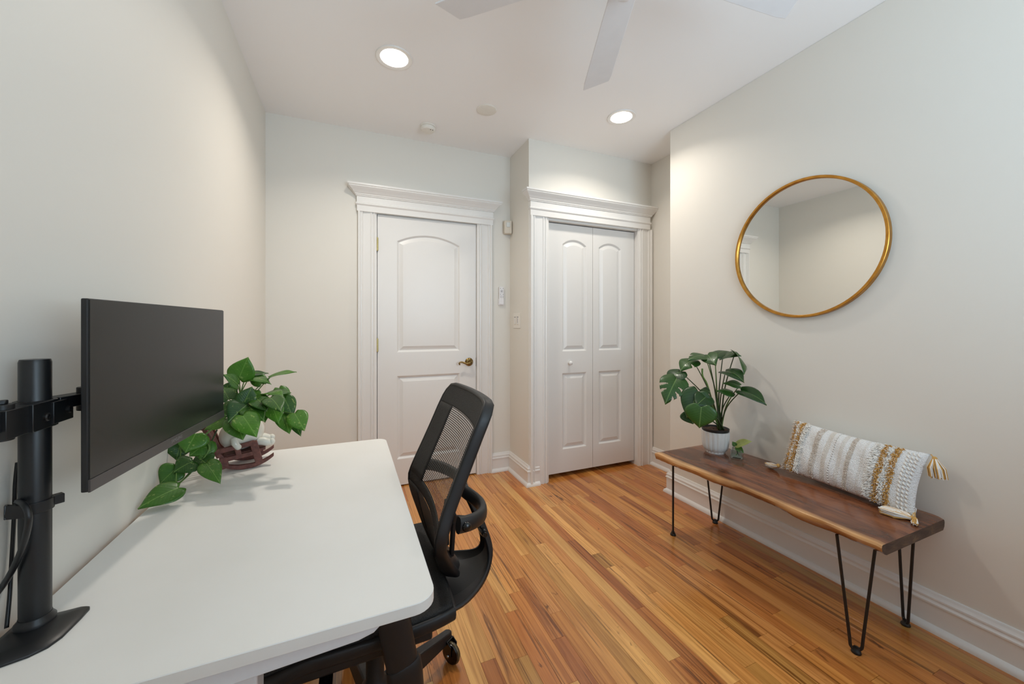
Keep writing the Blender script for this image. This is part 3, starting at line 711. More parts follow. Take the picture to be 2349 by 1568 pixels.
cTR = pil(1, 1, 1); cBR = pil(1, -1, 1); cBL = pil(-1, -1, 1)
tassel(cTR, (-.004, -.012, -.014), cTR + Vector((-.012, -.030, -.12)), 130, .027, pill, L=.070)
tassel((2.030, .752, BZ+.030), (-.055, -.012, -.020), (1.975, .835, BZ+.012), 210, .046, pill, flat=BZ, L=.082)
tassel((2.030, .752, BZ+.030), (-.058, -.022, -.020), (1.93, .715, BZ+.006), 26, .008, pill, flat=BZ, L=.045)
tassel(cBL + Vector((0, 0, .006)), (-.004, .016, .004), (2.060, 1.40, BZ+.01), 110, .021, pill, flat=BZ, L=.070)
m = MB(); m.tube([pil(1, -1, 1), Vector((2.035, .755, BZ+.028)), Vector((1.99, .742, BZ+.012))], [.003, .007, .004], 8); m.build('corner_cord', 'yarn_w', pill, smooth=180)

# ---------------------------------------------------------------- leaves
def leaf_mat(name, c_dark, c_light, c_vein, varie=None, vamt=0.0, rough=0.34):
    t = NT(name); oi = t.n('ShaderNodeObjectInfo'); tc = t.n('ShaderNodeTexCoord'); sp = t.n('ShaderNodeSeparateXYZ'); t.l(tc.outputs['UV'], sp.inputs[0])
    base = t.ramp(oi.outputs['Random'], [(0.0, c_dark), (1.0, c_light)])
    off = t.n('ShaderNodeCombineXYZ'); t.l(t.math('MULTIPLY', oi.outputs['Random'], 40.0), off.inputs[0])
    ad = t.n('ShaderNodeVectorMath', operation='ADD'); t.l(tc.outputs['UV'], ad.inputs[0]); t.l(off.outputs[0], ad.inputs[1])
    nz = t.noise(ad.outputs[0], 5.0, 4)
    base = t.mixc(0.6, base, t.ramp(nz, [(0.3, (0.75, 0.8, 0.7)), (0.7, (1.2, 1.15, 1.1))]), 'MULTIPLY')
    if varie is not None:
        sc = t.n('ShaderNodeVectorMath', operation='MULTIPLY'); t.l(ad.outputs[0], sc.inputs[0]); sc.inputs[1].default_value = (6, 3.5, 1)
        vz = t.noise(sc.outputs[0], 1.3, 5, 0.6, 0.8)
        base = t.mixc(t.math('MULTIPLY', t.ramp(vz, [(0.60, (0, 0, 0)), (0.68, (1, 1, 1))]), vamt), base, varie)
    ds = t.math('ABSOLUTE', t.math('SUBTRACT', sp.outputs[0], 0.5))
    mid = t.ramp(ds, [(0.0, (1, 1, 1)), (0.022, (0, 0, 0))])
    v = t.math('SUBTRACT', t.math('MULTIPLY', sp.outputs[1], 9.0), t.math('MULTIPLY', ds, 7.0))
    fr = t.math('ABSOLUTE', t.math('SUBTRACT', t.math('FRACT', v), 0.5))
    sv = t.ramp(fr, [(0.0, (1, 1, 1)), (0.06, (0, 0, 0))])
    base = t.mixc(t.math('MULTIPLY', mid, 0.55), base, c_vein); base = t.mixc(t.math('MULTIPLY', sv, 0.16), base, c_vein)
    t.col(base); t.set(Roughness=rough); t.b.inputs['Coat Weight'].default_value = 0.12
    t.bump(t.math('ADD', fr, nz), 0.10, 0.003)
    tl = t.n('ShaderNodeBsdfTranslucent'); t.l(base, tl.inputs['Color']); mx = t.n('ShaderNodeMixShader', inp={0: 0.22})
    t.l(t.b.outputs[0], mx.inputs[1]); t.l(tl.outputs[0], mx.inputs[2]); t.l(mx.outputs[0], t.out.inputs['Surface'])
    return t.m
M['monstera'] = leaf_mat('monstera_leaf', rgb(26, 62, 24), rgb(58, 100, 38), rgb(140, 172, 100))
M['pothos'] = leaf_mat('pothos_leaf', rgb(24, 68, 22), rgb(86, 140, 44), rgb(150, 190, 96), rgb(196, 208, 120), 0.5)
M['cutting'] = leaf_mat('cutting_leaf', rgb(196, 206, 120), rgb(214, 220, 140), rgb(230, 232, 180), rgb(150, 180, 84), 0.6)
M['stem_d'] = plain('dark_stem', rgb(58, 76, 40), 0.5, nscale=40, vary=0.3)
M['stem_g'] = plain('green_stem', rgb(96, 132, 58), 0.5, nscale=40, vary=0.25)
WT = [(0, .50), (.05, .72), (.12, .89), (.22, .99), (.32, 1.0), (.45, .93), (.58, .78), (.70, .58), (.80, .39), (.89, .20), (.96, .07), (1.0, 0.0)]
def leaf(name, mat, B, Tp, width, nrm, parent, droop=.12, fold=.15, cup=.0, lobe=.20, slots=(), nt=18, ns=12, twist=0):
    B, Tp, nrm = Vector(B), Vector(Tp), Vector(nrm); ax = Tp - B; L = ax.length; ax = ax/L
    sd = nrm.cross(ax); 
    if sd.length < 1e-4: sd = ax.orthogonal()
    sd.normalize(); n = ax.cross(sd); W = width/2
    vs, uv, fs = [], [], []
    for i in range(nt+1):
        tt = i/nt; w = lerp_tab(WT, tt)*W
        for j in range(ns+1):
            s = -1 + 2*j/ns
            y = L*(tt - lobe*(abs(s)**0.9)*(1-0.45*abs(s)**5)*(1-tt)**3)
            z = droop*L*(4*tt*(1-tt))*0.5 - abs(s)*abs(s)*cup*W + fold*W*abs(s)*lerp_tab(WT, tt) + 0.012*L*math.sin(9*tt + 2*s)*abs(s)
            vs.append(B + ax*y + sd*(s*w) + n*z); uv.append((0.5 + s*w/W/2, tt))
    for i in range(nt):
        for j in range(ns):
            tc_ = (i+.5)/nt; sc_ = -1 + 2*(j+.5)/ns
            if any((sc_ >= s0 if s1 > 0 else sc_ <= s1) and abs(tc_ - ((t0+t1)/2 + .20*(abs(sc_)-.4))) < (t1-t0)*.62*min(1, .35 + (abs(sc_) - min(abs(s0), abs(s1)))*1.6) for (t0, t1, s0, s1) in slots): continue
            a = i*(ns+1)+j; fs.append((a, a+1, a+ns+2, a+ns+1))
    me = bpy.data.meshes.new(name); me.from_pydata([tuple(v) for v in vs], [], fs); ul = me.uv_layers.new(name='UVMap')
    for lp in me.loops: ul.data[lp.index].uv = uv[lp.vertex_index]
    bm = bmesh.new(); bm.from_mesh(me); bmesh.ops.delete(bm, geom=[v for v in bm.verts if not v.link_faces], context='VERTS'); bm.to_mesh(me); bm.free()
    o = link(name, me, mat, parent, smooth=180)
    so = o.modifiers.new('thick', 'SOLIDIFY'); so.thickness = 0.0007; so.offset = 0
    return o
def stem(pts, r, mat, parent, name='stem'):
    # smooth the polyline
    P = [Vector(p) for p in pts]; out = []
    if len(P) > 2:
        for i in range(len(P)-1):
            p0 = P[max(i-1, 0)]; p1 = P[i]; p2 = P[i+1]; p3 = P[min(i+2, len(P)-1)]
            for k in range(5):
                t_ = k/5; out.append(0.5*((2*p1) + (p2-p0)*t_ + (2*p0-5*p1+4*p2-p3)*t_*t_ + (3*p1-p0-3*p2+p3)*t_**3))
        out.append(P[-1])
    else: out = P
    rr = [r[0] + (r[1]-r[0])*i/(len(out)-1) for i in range(len(out))] if isinstance(r, tuple) else r
    m = MB(); m.tube(out, rr, 7); return m.build(name, mat, parent, smooth=180)

# ---------------------------------------------------------------- monstera on the bench
PX, PY = 1.985, 1.597
mon = thing('potted_monstera', (PX, PY, BZ), 'monstera plant in a fluted white pot at the far end of the bench', 'potted plant')
M['ceramic'] = plain('white_ceramic', rgb(226, 224, 220), 0.35, nscale=120, vary=0.05, coat=0.2)
M['blackpot'] = plain('black_plastic_pot', rgb(26, 25, 26), 0.4, nscale=40, vary=0.2)
def fl(a, i): return 1 + (0.060*abs(math.sin(a*9)) - 0.035 if 3 <= i <= 9 else 0)
m = MB(); m.lathe([(.0, 0), (.050, 0), (.052, .004), (.052, .012), (.060, .018), (.067, .034), (.071, .060), (.073, .095), (.074, .118), (.074, .122), (.0745, .126), (.070, .127), (.066, .118), (.063, .04), (0, .03)], (PX, PY, BZ), 120, cap=False, flute=fl)
m.build('pot', 'ceramic', mon, smooth=50)
m = MB(); m.lathe([(.056, .04), (.0655, .118), (.068, .126), (.072, .129), (.0735, .142), (.0715, .143), (.068, .136), (.064, .125)], (PX, PY, BZ), 48, cap=False); m.build('inner_pot', 'blackpot', mon, smooth=40)
t = NT('potting_soil'); g = t.noise(t.coord(), 120, 5, 0.7); t.col(t.ramp(g, [(0.35, rgb(38, 24, 16)), (0.6, rgb(84, 56, 38)), (0.75, rgb(130, 96, 66))])); t.set(Roughness=0.95); t.bump(g, 1.0, 0.01); M['soil'] = t.m
m = MB(); rs = random.Random(3); rings = []
for r in (.0665, .05, .033, .016, .002):
    rings.append([(PX + r*math.cos(a), PY + r*math.sin(a), BZ + .132 + (.066-r)*.12 + rs.uniform(-.002, .003)) for a in [2*math.pi*k/24 for k in range(24)]])
m.rings(rings); m.build('soil', 'soil', mon, smooth=60)
TOC = lambda p: (Vector((0, 0, H)) - Vector(p)).normalized()
# each leaf: stalk end (u, v, depth), tip (u, v, depth), width, facing hint, droop, fold, slots
S1 = ((.34, .40, .40, 1), (.52, .58, .40, 1), (.34, .40, -1, -.40), (.52, .58, -1, -.40), (.68, .74, .45, 1))
ML = [
 ((1552, 868, 2.20), (1526, 926, 2.12), .155, 'c', .25, .05, S1),            # big split leaf hanging at the far left
 ((1561, 852, 2.24), (1532, 880, 2.22), .120, 'up', .3, .0, ((.5, .58, .4, 1), (.5, .58, -1, -.5))),
 ((1590, 826, 2.26), (1561, 850, 2.22), .120, 'up', .25, .0, ((.4, .47, .4, 1),)),
 ((1618, 816, 2.24), (1578, 826, 2.20), .110, 'up', .2, .05, ((.5, .57, -1, -.5),)),
 ((1623, 813, 2.22), (1642, 837, 2.12), .095, 'c', .15, .05, ()),
 ((1658, 818, 2.24), (1700, 815, 2.16), .110, 'up', .3, .05, ((.45, .52, .45, 1),)),
 ((1640, 816, 2.25), (1675, 806, 2.30), .090, 'up', .2, .0, ()),
 ((1685, 812, 2.18), (1708, 858, 2.06), .105, 'r', .25, .1, ((.45, .53, .4, 1), (.62, .70, .4, 1))),
 ((1664, 852, 2.16), (1707, 876, 2.02), .110, 'up', .25, .2, ()),
 ((1696, 884, 2.10), (1658, 878, 2.14), .080, 'up', .2, .1, ()),
 ((1700, 896, 2.08), (1759, 928, 1.98), .110, 'up', .2, .25, ()),
 ((1680, 898, 2.12), (1644, 895, 2.14), .085, 'up', .15, -.2, ()),
 ((1602, 898, 2.10), (1576, 958, 2.06), .150, 'c', .1, .1, ()),
 ((1578, 945, 2.16), (1590, 972, 2.12), .100, 'c', .1, .1, ()),
 ((1609, 933, 1.98), (1604, 982, 1.98), .152, 'c', .10, .05, ()),
 ((1622, 908, 2.08), (1597, 930, 2.02), .105, 'c', .1, .1, ()),
 ((1626, 897, 2.14), (1606, 893, 2.16), .070, 'up', .2, .1, ()),
]
base0 = Vector((PX + .012, PY - .018, BZ + .138))
for k, (b_, t_, w_, hint, dr, fo, sl) in enumerate(ML):
    B, Tp = at(*b_), at(*t_); c = TOC(B)
    nrm = {'c': c + Vector((0, 0, .25)), 'up': Vector((0, 0, 1)) + c*.45, 'r': RT*.9 + c*.5 + Vector((0,0,.5))}[hint]
    lf = leaf('leaf', 'monstera', B, Tp, w_, nrm, mon, dr, fo, cup=.12, slots=sl, nt=(56 if sl else 22), ns=(36 if sl else 14))
STEMS = [(0, .55), (1, .6), (2, .5), (4, .5), (5, .6), (8, .5), (9, .4), (10, .45), (11, .4), (12, .3), (14, .2), (15, .3), (7, .6), (3, .5), (6, .5), (13, .2), (16, .3)]
for k, bow in STEMS:
    B = at(*ML[k][0]); b0 = base0 + Vector((rs.uniform(-.02, .02), rs.uniform(-.02, .02), 0)); mid = b0.lerp(B, .5) + Vector((0, 0, .03*bow)) + (Vector((PX, PY, 0)) - Vector((B.x, B.y, 0)))*.14
    stem([b0, mid, B], (.0048, .0022), 'stem_d' if k % 3 else 'stem_g', mon)
stem([at(1636, 925, 2.2), at(1622, 880, 2.2), at(1612, 862, 2.2), at(1611, 845, 2.2)], (.003, .005), 'stem_g', mon, 'new_shoot')

# ---------------------------------------------------------------- leaf cutting in a small glass
GX, GY = 2.008, 1.478
jar = thing('cutting_jar', (GX, GY, BZ), 'tiny square glass jar with a pale leaf cutting beside the fluted pot', 'glass jar')
t = NT('clear_glass'); tr = t.n('ShaderNodeBsdfTransparent', inp={0: (.93, .96, .95, 1)}); gl = t.n('ShaderNodeBsdfGlossy', inp={'Roughness': 0.03}); lw = t.n('ShaderNodeLayerWeight', inp={'Blend': 0.35}); mx = t.n('ShaderNodeMixShader')
t.l(lw.outputs['Facing'], mx.inputs[0]); t.l(tr.outputs[0], mx.inputs[1]); t.l(gl.outputs[0], mx.inputs[2]); t.l(mx.outputs[0], t.out.inputs['Surface']); M['glass'] = t.m
m = MB()
def sq(h, z, ang=.5, n=6):
    out = []
    for q in range(4):
        for k in range(n):
            a = math.pi/2*q + math.pi/2*k/(n-1); c_ = Vector((math.copysign(h*.72, math.cos(math.pi/4+math.pi/2*q)), math.copysign(h*.72, math.sin(math.pi/4+math.pi/2*q))))
            p = c_ + Vector((math.cos(a), math.sin(a)))*h*.28; out.append((GX + p.x*math.cos(ang) - p.y*math.sin(ang), GY + p.x*math.sin(ang) + p.y*math.cos(ang), BZ + z))
    return out
m.rings([sq(.020, .0), sq(.029, .001), sq(.030, .006), sq(.030, .040), sq(.027, .046), sq(.022, .050), sq(.023, .058), sq(.021, .058), sq(.020, .050), sq(.025, .044), sq(.0265, .038), sq(.0265, .010), sq(.020, .008)])
m.build('jar', 'glass', jar, smooth=50)
t = NT('water'); t.col(rgb(220, 228, 224)); t.set(Roughness=0.02, IOR=1.33); tr = t.n('ShaderNodeBsdfTransparent', inp={0: (.90, .94, .92, 1)}); mx = t.n('ShaderNodeMixShader', inp={0: 0.10}); t.l(tr.outputs[0], mx.inputs[1]); t.l(t.b.outputs[0], mx.inputs[2]); t.l(mx.outputs[0], t.out.inputs['Surface']); M['water'] = t.m
m = MB(); m.rings([sq(.0255, .011), sq(.0255, .034)]); m.build('water', 'water', jar, smooth=50)
top = Vector((GX, GY, BZ + .055))
leaf('leaf', 'cutting', top + Vector((.0, .0, .018)), at(1726, 1012, 2.06), .050, TOC(top) + Vector((0, 0, .55)), jar, .15, .05)
leaf('leaf', 'pothos', top + Vector((0, 0, .006)), top + Vector((-.005, -.032, -.018)) + RT*.012, .036, TOC(top), jar, .1, .05)
leaf('leaf', 'pothos', top + Vector((-.008, .004, .014)), top + Vector((-.004, .012, .034)) - RT*.012, .026, TOC(top), jar, .1, .05)
stem([(GX-.005, GY+.003, BZ+.014), (GX+.006, GY, BZ+.03), top + Vector((0, 0, .018))], (.003, .002), 'stem_g', jar)
stem([(GX+.008, GY-.006, BZ+.016), (GX, GY, BZ+.035), top + Vector((0, 0, .006))], (.0025, .002), 'stem_d', jar)
# ---------------------------------------------------------------- desk
DZ = 0.730; DT = 0.021
desk = thing('desk', (-0.175, 1.217, 0), 'white desk with rounded corners standing against the left wall', 'desk')
def rrect(x0, x1, y0, y1, r, z, n=7):
    out = []
    for cx_, cy_, a0 in ((x1-r, y1-r, 0), (x0+r, y1-r, 90), (x0+r, y0+r, 180), (x1-r, y0+r, 270)):
        for k in range(n+1):
            a = math.radians(a0 + 90*k/n); out.append((cx_ + r*math.cos(a), cy_ + r*math.sin(a), z))
    return out
t = NT('desk_laminate'); f = t.noise(t.coord(), 6, 3); t.col(t.ramp(f, [(0.3, rgb(229, 227, 222)), (0.7, rgb(232, 230, 226))])); t.set(Roughness=0.38); f2 = t.noise(t.coord(), 500, 2); t.bump(f2, 0.04, 0.001); M['desk'] = t.m
m = MB(); q = (-0.497, 0.1475, 0.686, 1.747)
m.rings([rrect(q[0]+.001, q[1]-.001, q[2]+.001, q[3]-.001, .039, DZ-DT), rrect(*q, .040, DZ-DT+.001), rrect(*q, .040, DZ-.0012), rrect(q[0]+.0012, q[1]-.0012, q[2]+.0012, q[3]-.0012, .0388, DZ)])
m.build('desktop', 'desk', desk, smooth=30)
M['whitesteel'] = plain('white_steel', rgb(226, 228, 232), 0.35, nscale=50, vary=0.03)
for yy_ in (0.722, 1.69):
    # side rail under the top with a rounded front end
    m = MB(); pl_ = [(-.44, DZ-DT-.001), (.055, DZ-DT-.001), (.052, DZ-DT-.010), (.040, DZ-DT-.020), (.015, DZ-DT-.026), (-.44, DZ-DT-.050)]
    m.prism([(x, yy_-.020, z) for x, z in pl_], (0, .040, 0)); m.build('side_rail', 'whitesteel', desk, bevel=.002)
    m = MB(); m.box(-.205, -.135, yy_+.000, yy_+.055, 0.030, DZ-DT-.03); m.build('leg', 'whitesteel', desk, bevel=.004)
    m = MB(); m.box(-.46, .10, yy_-.005, yy_+.06, 0.0, 0.030); m.build('foot', 'whitesteel', desk, bevel=.006)
box_obj('crossbar', M['whitesteel'], desk, -.195, -.145, .77, 1.70, DZ-DT-.045, DZ-DT-.002)

# ---------------------------------------------------------------- monitor
ML0 = Vector((-0.3965, 0.858, 0)); ML1 = Vector((-0.3485, 1.4065, 0)); MZ0, MZ1 = 0.9445, 1.2665
mx_ = (ML1 - ML0); MWd = mx_.length; mx_.normalize(); mn = Vector((mx_.y, -mx_.x, 0))      # along the screen, out of the screen
def mp_(a, z, d): return ML0 + mx_*a + Vector((0, 0, z)) + mn*d
monr = thing('monitor', (ML0.x*.5+ML1.x*.5, ML0.y*.5+ML1.y*.5, MZ0), 'black flat computer monitor with a grey lower bezel on a stand arm', 'monitor')
M['mshell'] = plain('monitor_shell', rgb(26, 26, 27), 0.45, nscale=200, nstr=.05)
M['bezel'] = plain('monitor_bezel', rgb(78, 73, 72), 0.38, 0.3, nscale=60, vary=0.06)
t = NT('screen'); t.col(rgb(24, 24, 23)); t.set(Roughness=0.30); f = t.noise(t.coord(), 900, 2); t.bump(f, 0.05, 0.0005); M['screen'] = t.m
def mbox(a0, a1, z0, z1, d0, d1): 
    m = MB(); m.obox((mp_((a0+a1)/2, (z0+z1)/2, (d0+d1)/2)), mx_*(a1-a0)/2, mn*(d1-d0)/2, Vector((0,0,(z1-z0)/2))); return m
mbox(0, MWd, MZ0, MZ1, -.011, -.001).build('shell', 'mshell', monr, bevel=.002)
m = mbox(.07, MWd-.07, MZ0+.05, MZ1-.05, -.030, -.011); m.build('rear_housing', 'mshell', monr, bevel=.012, seg=3)
mbox(.0022, MWd-.0022, MZ0+.0215, MZ1-.0022, -.0012, .0004).build('screen', 'screen', monr)
bz = mbox(.0, MWd, MZ0-.0005, MZ0+.0205, -.0015, .0018).build('bezel', 'bezel', monr, bevel=.0008)
cu = bpy.data.curves.new('logo', 'FONT'); cu.body = 'SAMSUNG'; cu.size = 0.0105; cu.extrude = 0.0002; cu.align_x = 'CENTER'; cu.align_y = 'CENTER'; cu.space_character = 1.05
tmp = bpy.data.objects.new('logo_tmp', cu); COL.objects.link(tmp); bpy.context.view_layer.update()
lme = bpy.data.meshes.new_from_object(tmp.evaluated_get(bpy.context.evaluated_depsgraph_get())); bpy.data.objects.remove(tmp)
Rm = Matrix((mx_, Vector((0, 0, 1)), mn)).transposed().to_4x4(); Rm.translation = mp_(MWd/2, MZ0+.0105, .0020); lme.transform(Rm)
M['logo'] = plain('logo_print', rgb(122, 118, 116), 0.4, nscale=60, vary=0.05)
link('lettering', lme, 'logo', bz)

# ---------------------------------------------------------------- monitor stand
SX, SY = -0.468, 0.874
st = thing('monitor_stand', (SX, SY, DZ), 'black pole monitor stand clamped upright on the desk at far left', 'monitor stand')
M['satin'] = plain('satin_black', rgb(24, 25, 27), 0.38, nscale=120, vary=0.12)
m = MB(); m.lathe([(.0, 0), (.0178, 0), (.0178, .430), (.0165, .4345), (.0, .4345)], (SX, SY, DZ+.002), 40, cap=False); m.build('pole', 'satin', st, smooth=40)
# flat swept foot plate
foot = [(-.500, .775), (-.468, .790), (-.436, .800), (-.421, .812), (-.414, .830), (-.4115, .870), (-.4115, .893), (-.414, .899), (-.419, .9015), (-.440, .899), (-.470, .897), (-.500, .897)]
m = MB(); cen = Vector((-.468, .85, 0))
m.rings([[(x, y, DZ) for x, y in foot], [(x, y, DZ+.0035) for x, y in foot], [(x + (cen.x-x)*.10, y + (cen.y-y)*.10, DZ+.0075) for x, y in foot], [(x + (cen.x-x)*.45, y + (cen.y-y)*.45, DZ+.010) for x, y in foot]])
m.build('base', 'satin', st, smooth=40, bevel=.0008)
m = MB(); m.lathe([(.023, 0), (.023, .006), (.0185, .012), (.0185, .014)], (SX, SY, DZ+.009), 32); m.build('pole_collar', 'satin', st, smooth=40)
# clamp bracket around the pole at arm height
zc = 1.0785
m = MB(); m.lathe([(.0185, -.022), (.0235, -.022), (.0235, .022), (.0185, .022)], (SX, SY, zc), 36, cap=False)
m.obox((SX+.004, SY-.045, zc), (.015, 0, 0), (0, .045, 0), (0, 0, .021)); m.obox((SX+.022, SY+.015, zc), (.0045, 0, 0), (0, .024, 0), (0, 0, .018)); m.obox((SX+.009, SY-.02, zc), (.0145, 0, 0), (0, .028, 0), (0, 0, .0215))
br = m.build('bracket', 'satin', st, smooth=35, bevel=.001)
for (bx_, by_, bz_) in ((SX+.0265, SY+.024, zc), (SX+.0235, SY-.022, zc-.003)):
    m = MB(); m.lathe([(.0065, 0), (.0065, .003), (.005, .0045), (.003, .0045), (.003, .002), (0, .002)], (bx_, by_, bz_), 18, (1, 0, 0), cap=False); m.build('bolt', 'black', br, smooth=40)
# short arm to the back of the screen and its tilt plate
vc = mp_(MWd/2, (MZ0+MZ1)/2, -.030)
m = MB(); m.bar((SX+.008, SY+.020, zc+.012), (SX+.030, SY+.075, zc+.012), .030, .020); m.bar((SX+.030, SY+.065, zc+.010), (vc.x-.014, vc.y-.02, zc+.012), .016, .028)
m.tube([(SX+.030, SY+.068, zc-.010), (SX+.030, SY+.068, zc+.032)], .013, 18); m.tube([(SX+.030, SY+.068, zc+.032), (SX+.030, SY+.068, zc+.037)], .007, 6)
m.build('arm', 'satin', st, smooth=35, bevel=.001)
m = MB(); m.obox(vc + Vector((0,0,-.02)) - mn*.004, mx_*.05, mn*.003, Vector((0,0,.05))); m.build('mounting_plate', 'satin', st, bevel=.001)
m = MB(); m.bar((SX, SY-.045, zc+.002), (SX+.012, SY-.16, zc+.010), .018, .030); m.tube([(SX+.003, SY-.07, zc-.025), (SX+.003, SY-.07, zc+.028)], .012, 16); m.tube([(SX+.003, SY-.07, zc+.028), (SX+.003, SY-.07, zc+.034)], .006, 6); m.build('arm', 'satin', st, smooth=35, bevel=.001)
# cable clip
zk = 0.930
m = MB(); m.lathe([(.0180, -.009), (.0205, -.009), (.0205, .009), (.0180, .009)], (SX, SY, zk), 32, cap=False)
m.bar((SX+.012, SY+.010, zk+.001), (SX+.023, SY+.020, zk+.001), .013, .015)
h0, h1, h2 = at(62, 1172, .602), at(12, 1176, .590), at(14, 1172, .606); m.bar(h0, h1, .003, .021); m.bar(h1, h2, .003, .021); m.bar(h2, Vector((SX, SY-.018, h2.z)), .003, .021)
m.build('cable_clip', 'satin', st, smooth=35, bevel=.0008)
cb = stem([at(40, 1150, .600), at(56, 1158, .588), at(66, 1185, .584), at(60, 1225, .586), at(46, 1268, .590), at(22, 1318, .597), at(-8, 1362, .606), at(-60, 1420, .615)], .0042, 'satin', None, 'cable')
tag(cb, 'thick black cable looping through the clip of the pole stand', 'cable', 'cables on the monitor stand')
cb = stem([at(40, 1060, .632), at(35, 1110, .630), at(33, 1170, .628), at(30, 1230, .626), at(26, 1300, .622), at(22, 1370, .615), at(15, 1440, .602)], .0026, 'satin', None, 'cable')
tag(cb, 'thin black cable running straight down the pole stand', 'cable', 'cables on the monitor stand')

# ---------------------------------------------------------------- pothos in its rocking-chair planter
RO = Vector((-0.336, 1.614, DZ)); rf = Vector((0.988, 0.150, 0)).normalized(); rs_ = Vector((-0.150, 0.988, 0)).normalized()     # forward, towards the far side
def rk(f, s, z): return RO + rf*f + rs_*s + Vector((0, 0, z))
pot = thing('pothos_planter', (RO.x, RO.y, DZ), 'trailing pothos in a white figure planter reclining on a brown rocking chair', 'potted plant')
t = NT('painted_resin_brown'); f = t.noise(t.coord(), 90, 4); t.col(t.ramp(f, [(0.3, rgb(92, 52, 45)), (0.65, rgb(122, 72, 62)), (0.85, rgb(150, 100, 88))])); t.set(Roughness=0.55); t.bump(f, .15, .002); M['resin'] = t.m
for s in (-.052, .052):
    m = MB(); rings = []
    for i in range(25):
        a = math.radians(-47 + 92*i/24); R_ = .112
        f_ = R_*math.sin(a)*1.02 + .004; z_ = R_*(1-math.cos(a))*.93
        th = .0155*(1 - .35*abs(i-12)/12)
        rings.append([rk(f_, s-.008, z_), rk(f_, s+.008, z_), rk(f_, s+.008, z_+th), rk(f_, s-.008, z_+th)])
    m.rings(rings); m.build('rocker', 'resin', pot, bevel=.002)
    m = MB()
    m.bar(rk(-.052, s, .012), rk(-.060, s, .050), .014, .021, rf); m.bar(rk(.042, s, .016), rk(.024, s, .090), .014, .022, rf)        # posts
    m.bar(rk(-.064, s, .040), rk(.040, s, .052), .013, .015); m.bar(rk(-.080, s, .070), rk(.028, s, .086), .015, .015); m.bar(rk(-.014, s, .046), rk(-.022, s, .078), .012, .016, rf)
    m.bar(rk(-.058, s, .044), rk(-.080, s, .072), .012, .012, rf)
    m.build('side_frame', 'resin', pot, bevel=.002)
m = MB(); m.bar(rk(-.060, 0, .047), rk(.060, 0, .058), .094, .009); m.build('seat_board', 'resin', pot, bevel=.002)
m = MB()
for s in (-.050, .050): m.bar(rk(-.070, s, .050), rk(-.112, s, .160), .012, .013, rf)
for s in (-.030, -.010, .010, .030): m.bar(rk(-.074, s, .054), rk(-.110, s, .150), .010, .007, rf)
m.bar(rk(-.112, -.054, .155), rk(-.112, .054, .155), .013, .015); m.build('backrest', 'resin', pot, bevel=.002)
M['bisque'] = plain('white_glaze', rgb(230, 226, 214), 0.32, nscale=40, vary=0.05, coat=.25)
Rp = Matrix((rf, rs_, Vector((0, 0, 1)))).transposed() @ Matrix.Rotation(math.radians(-14), 3, 'Y')
m = MB(); rings = []; pc_ = rk(-.010, 0, .112)
for i in range(19):
    ph = -math.pi/2 + math.pi*.86*i/18
    rings.append([pc_ + Rp @ Vector((.064*math.cos(ph)*math.cos(a)*1.05, .055*math.cos(ph)*math.sin(a), .056*math.sin(ph))) for a in [2*math.pi*k/28 for k in range(28)]])
last = rings[-1]; c_ = sum((Vector(p) for p in last), Vector()) / 28
rings.append([c_ + (Vector(p)-c_)*.86 for p in last]); rings.append([c_ + (Vector(p)-c_)*.8 - Vector((0,0,.014)) for p in last])
m.rings(rings); body = m.build('planter', 'bisque', pot, smooth=60)
m = MB(); rings = [[c_ + (Vector(p)-c_)*k_ - Vector((0, 0, .010 - .003*(1-k_))) for p in last] for k_ in (.80, .4, .02)]; m.rings(rings); m.build('soil', 'soil', pot, smooth=60)
for s in (-1, 1):       # feet pointing forward over the seat edge
    m = MB(); p0 = rk(.036, .026*s, .082); m.tube([p0, rk(.054, .030*s, .080), rk(.068, .031*s, .074), rk(.078, .031*s, .072)], [.014, .0145, .013, .008], 14); m.ball(rk(.078, .031*s, .076), .011, .010, .011); m.build('foot', 'bisque', body, smooth=60)
m = MB(); m.tube([rk(-.030, -.050, .106), rk(-.026, -.060, .092), rk(-.020, -.058, .080)], [.010, .011, .009], 12); m.ball(rk(-.018, -.057, .079), .0105); m.build('hand', 'bisque', body, smooth=60)
m = MB(); m.tube([rk(.018, -.046, .150), rk(.032, -.036, .146), rk(.040, -.028, .138)], [.009, .008, .003], 10); m.build('ear', 'bisque', body, smooth=60)

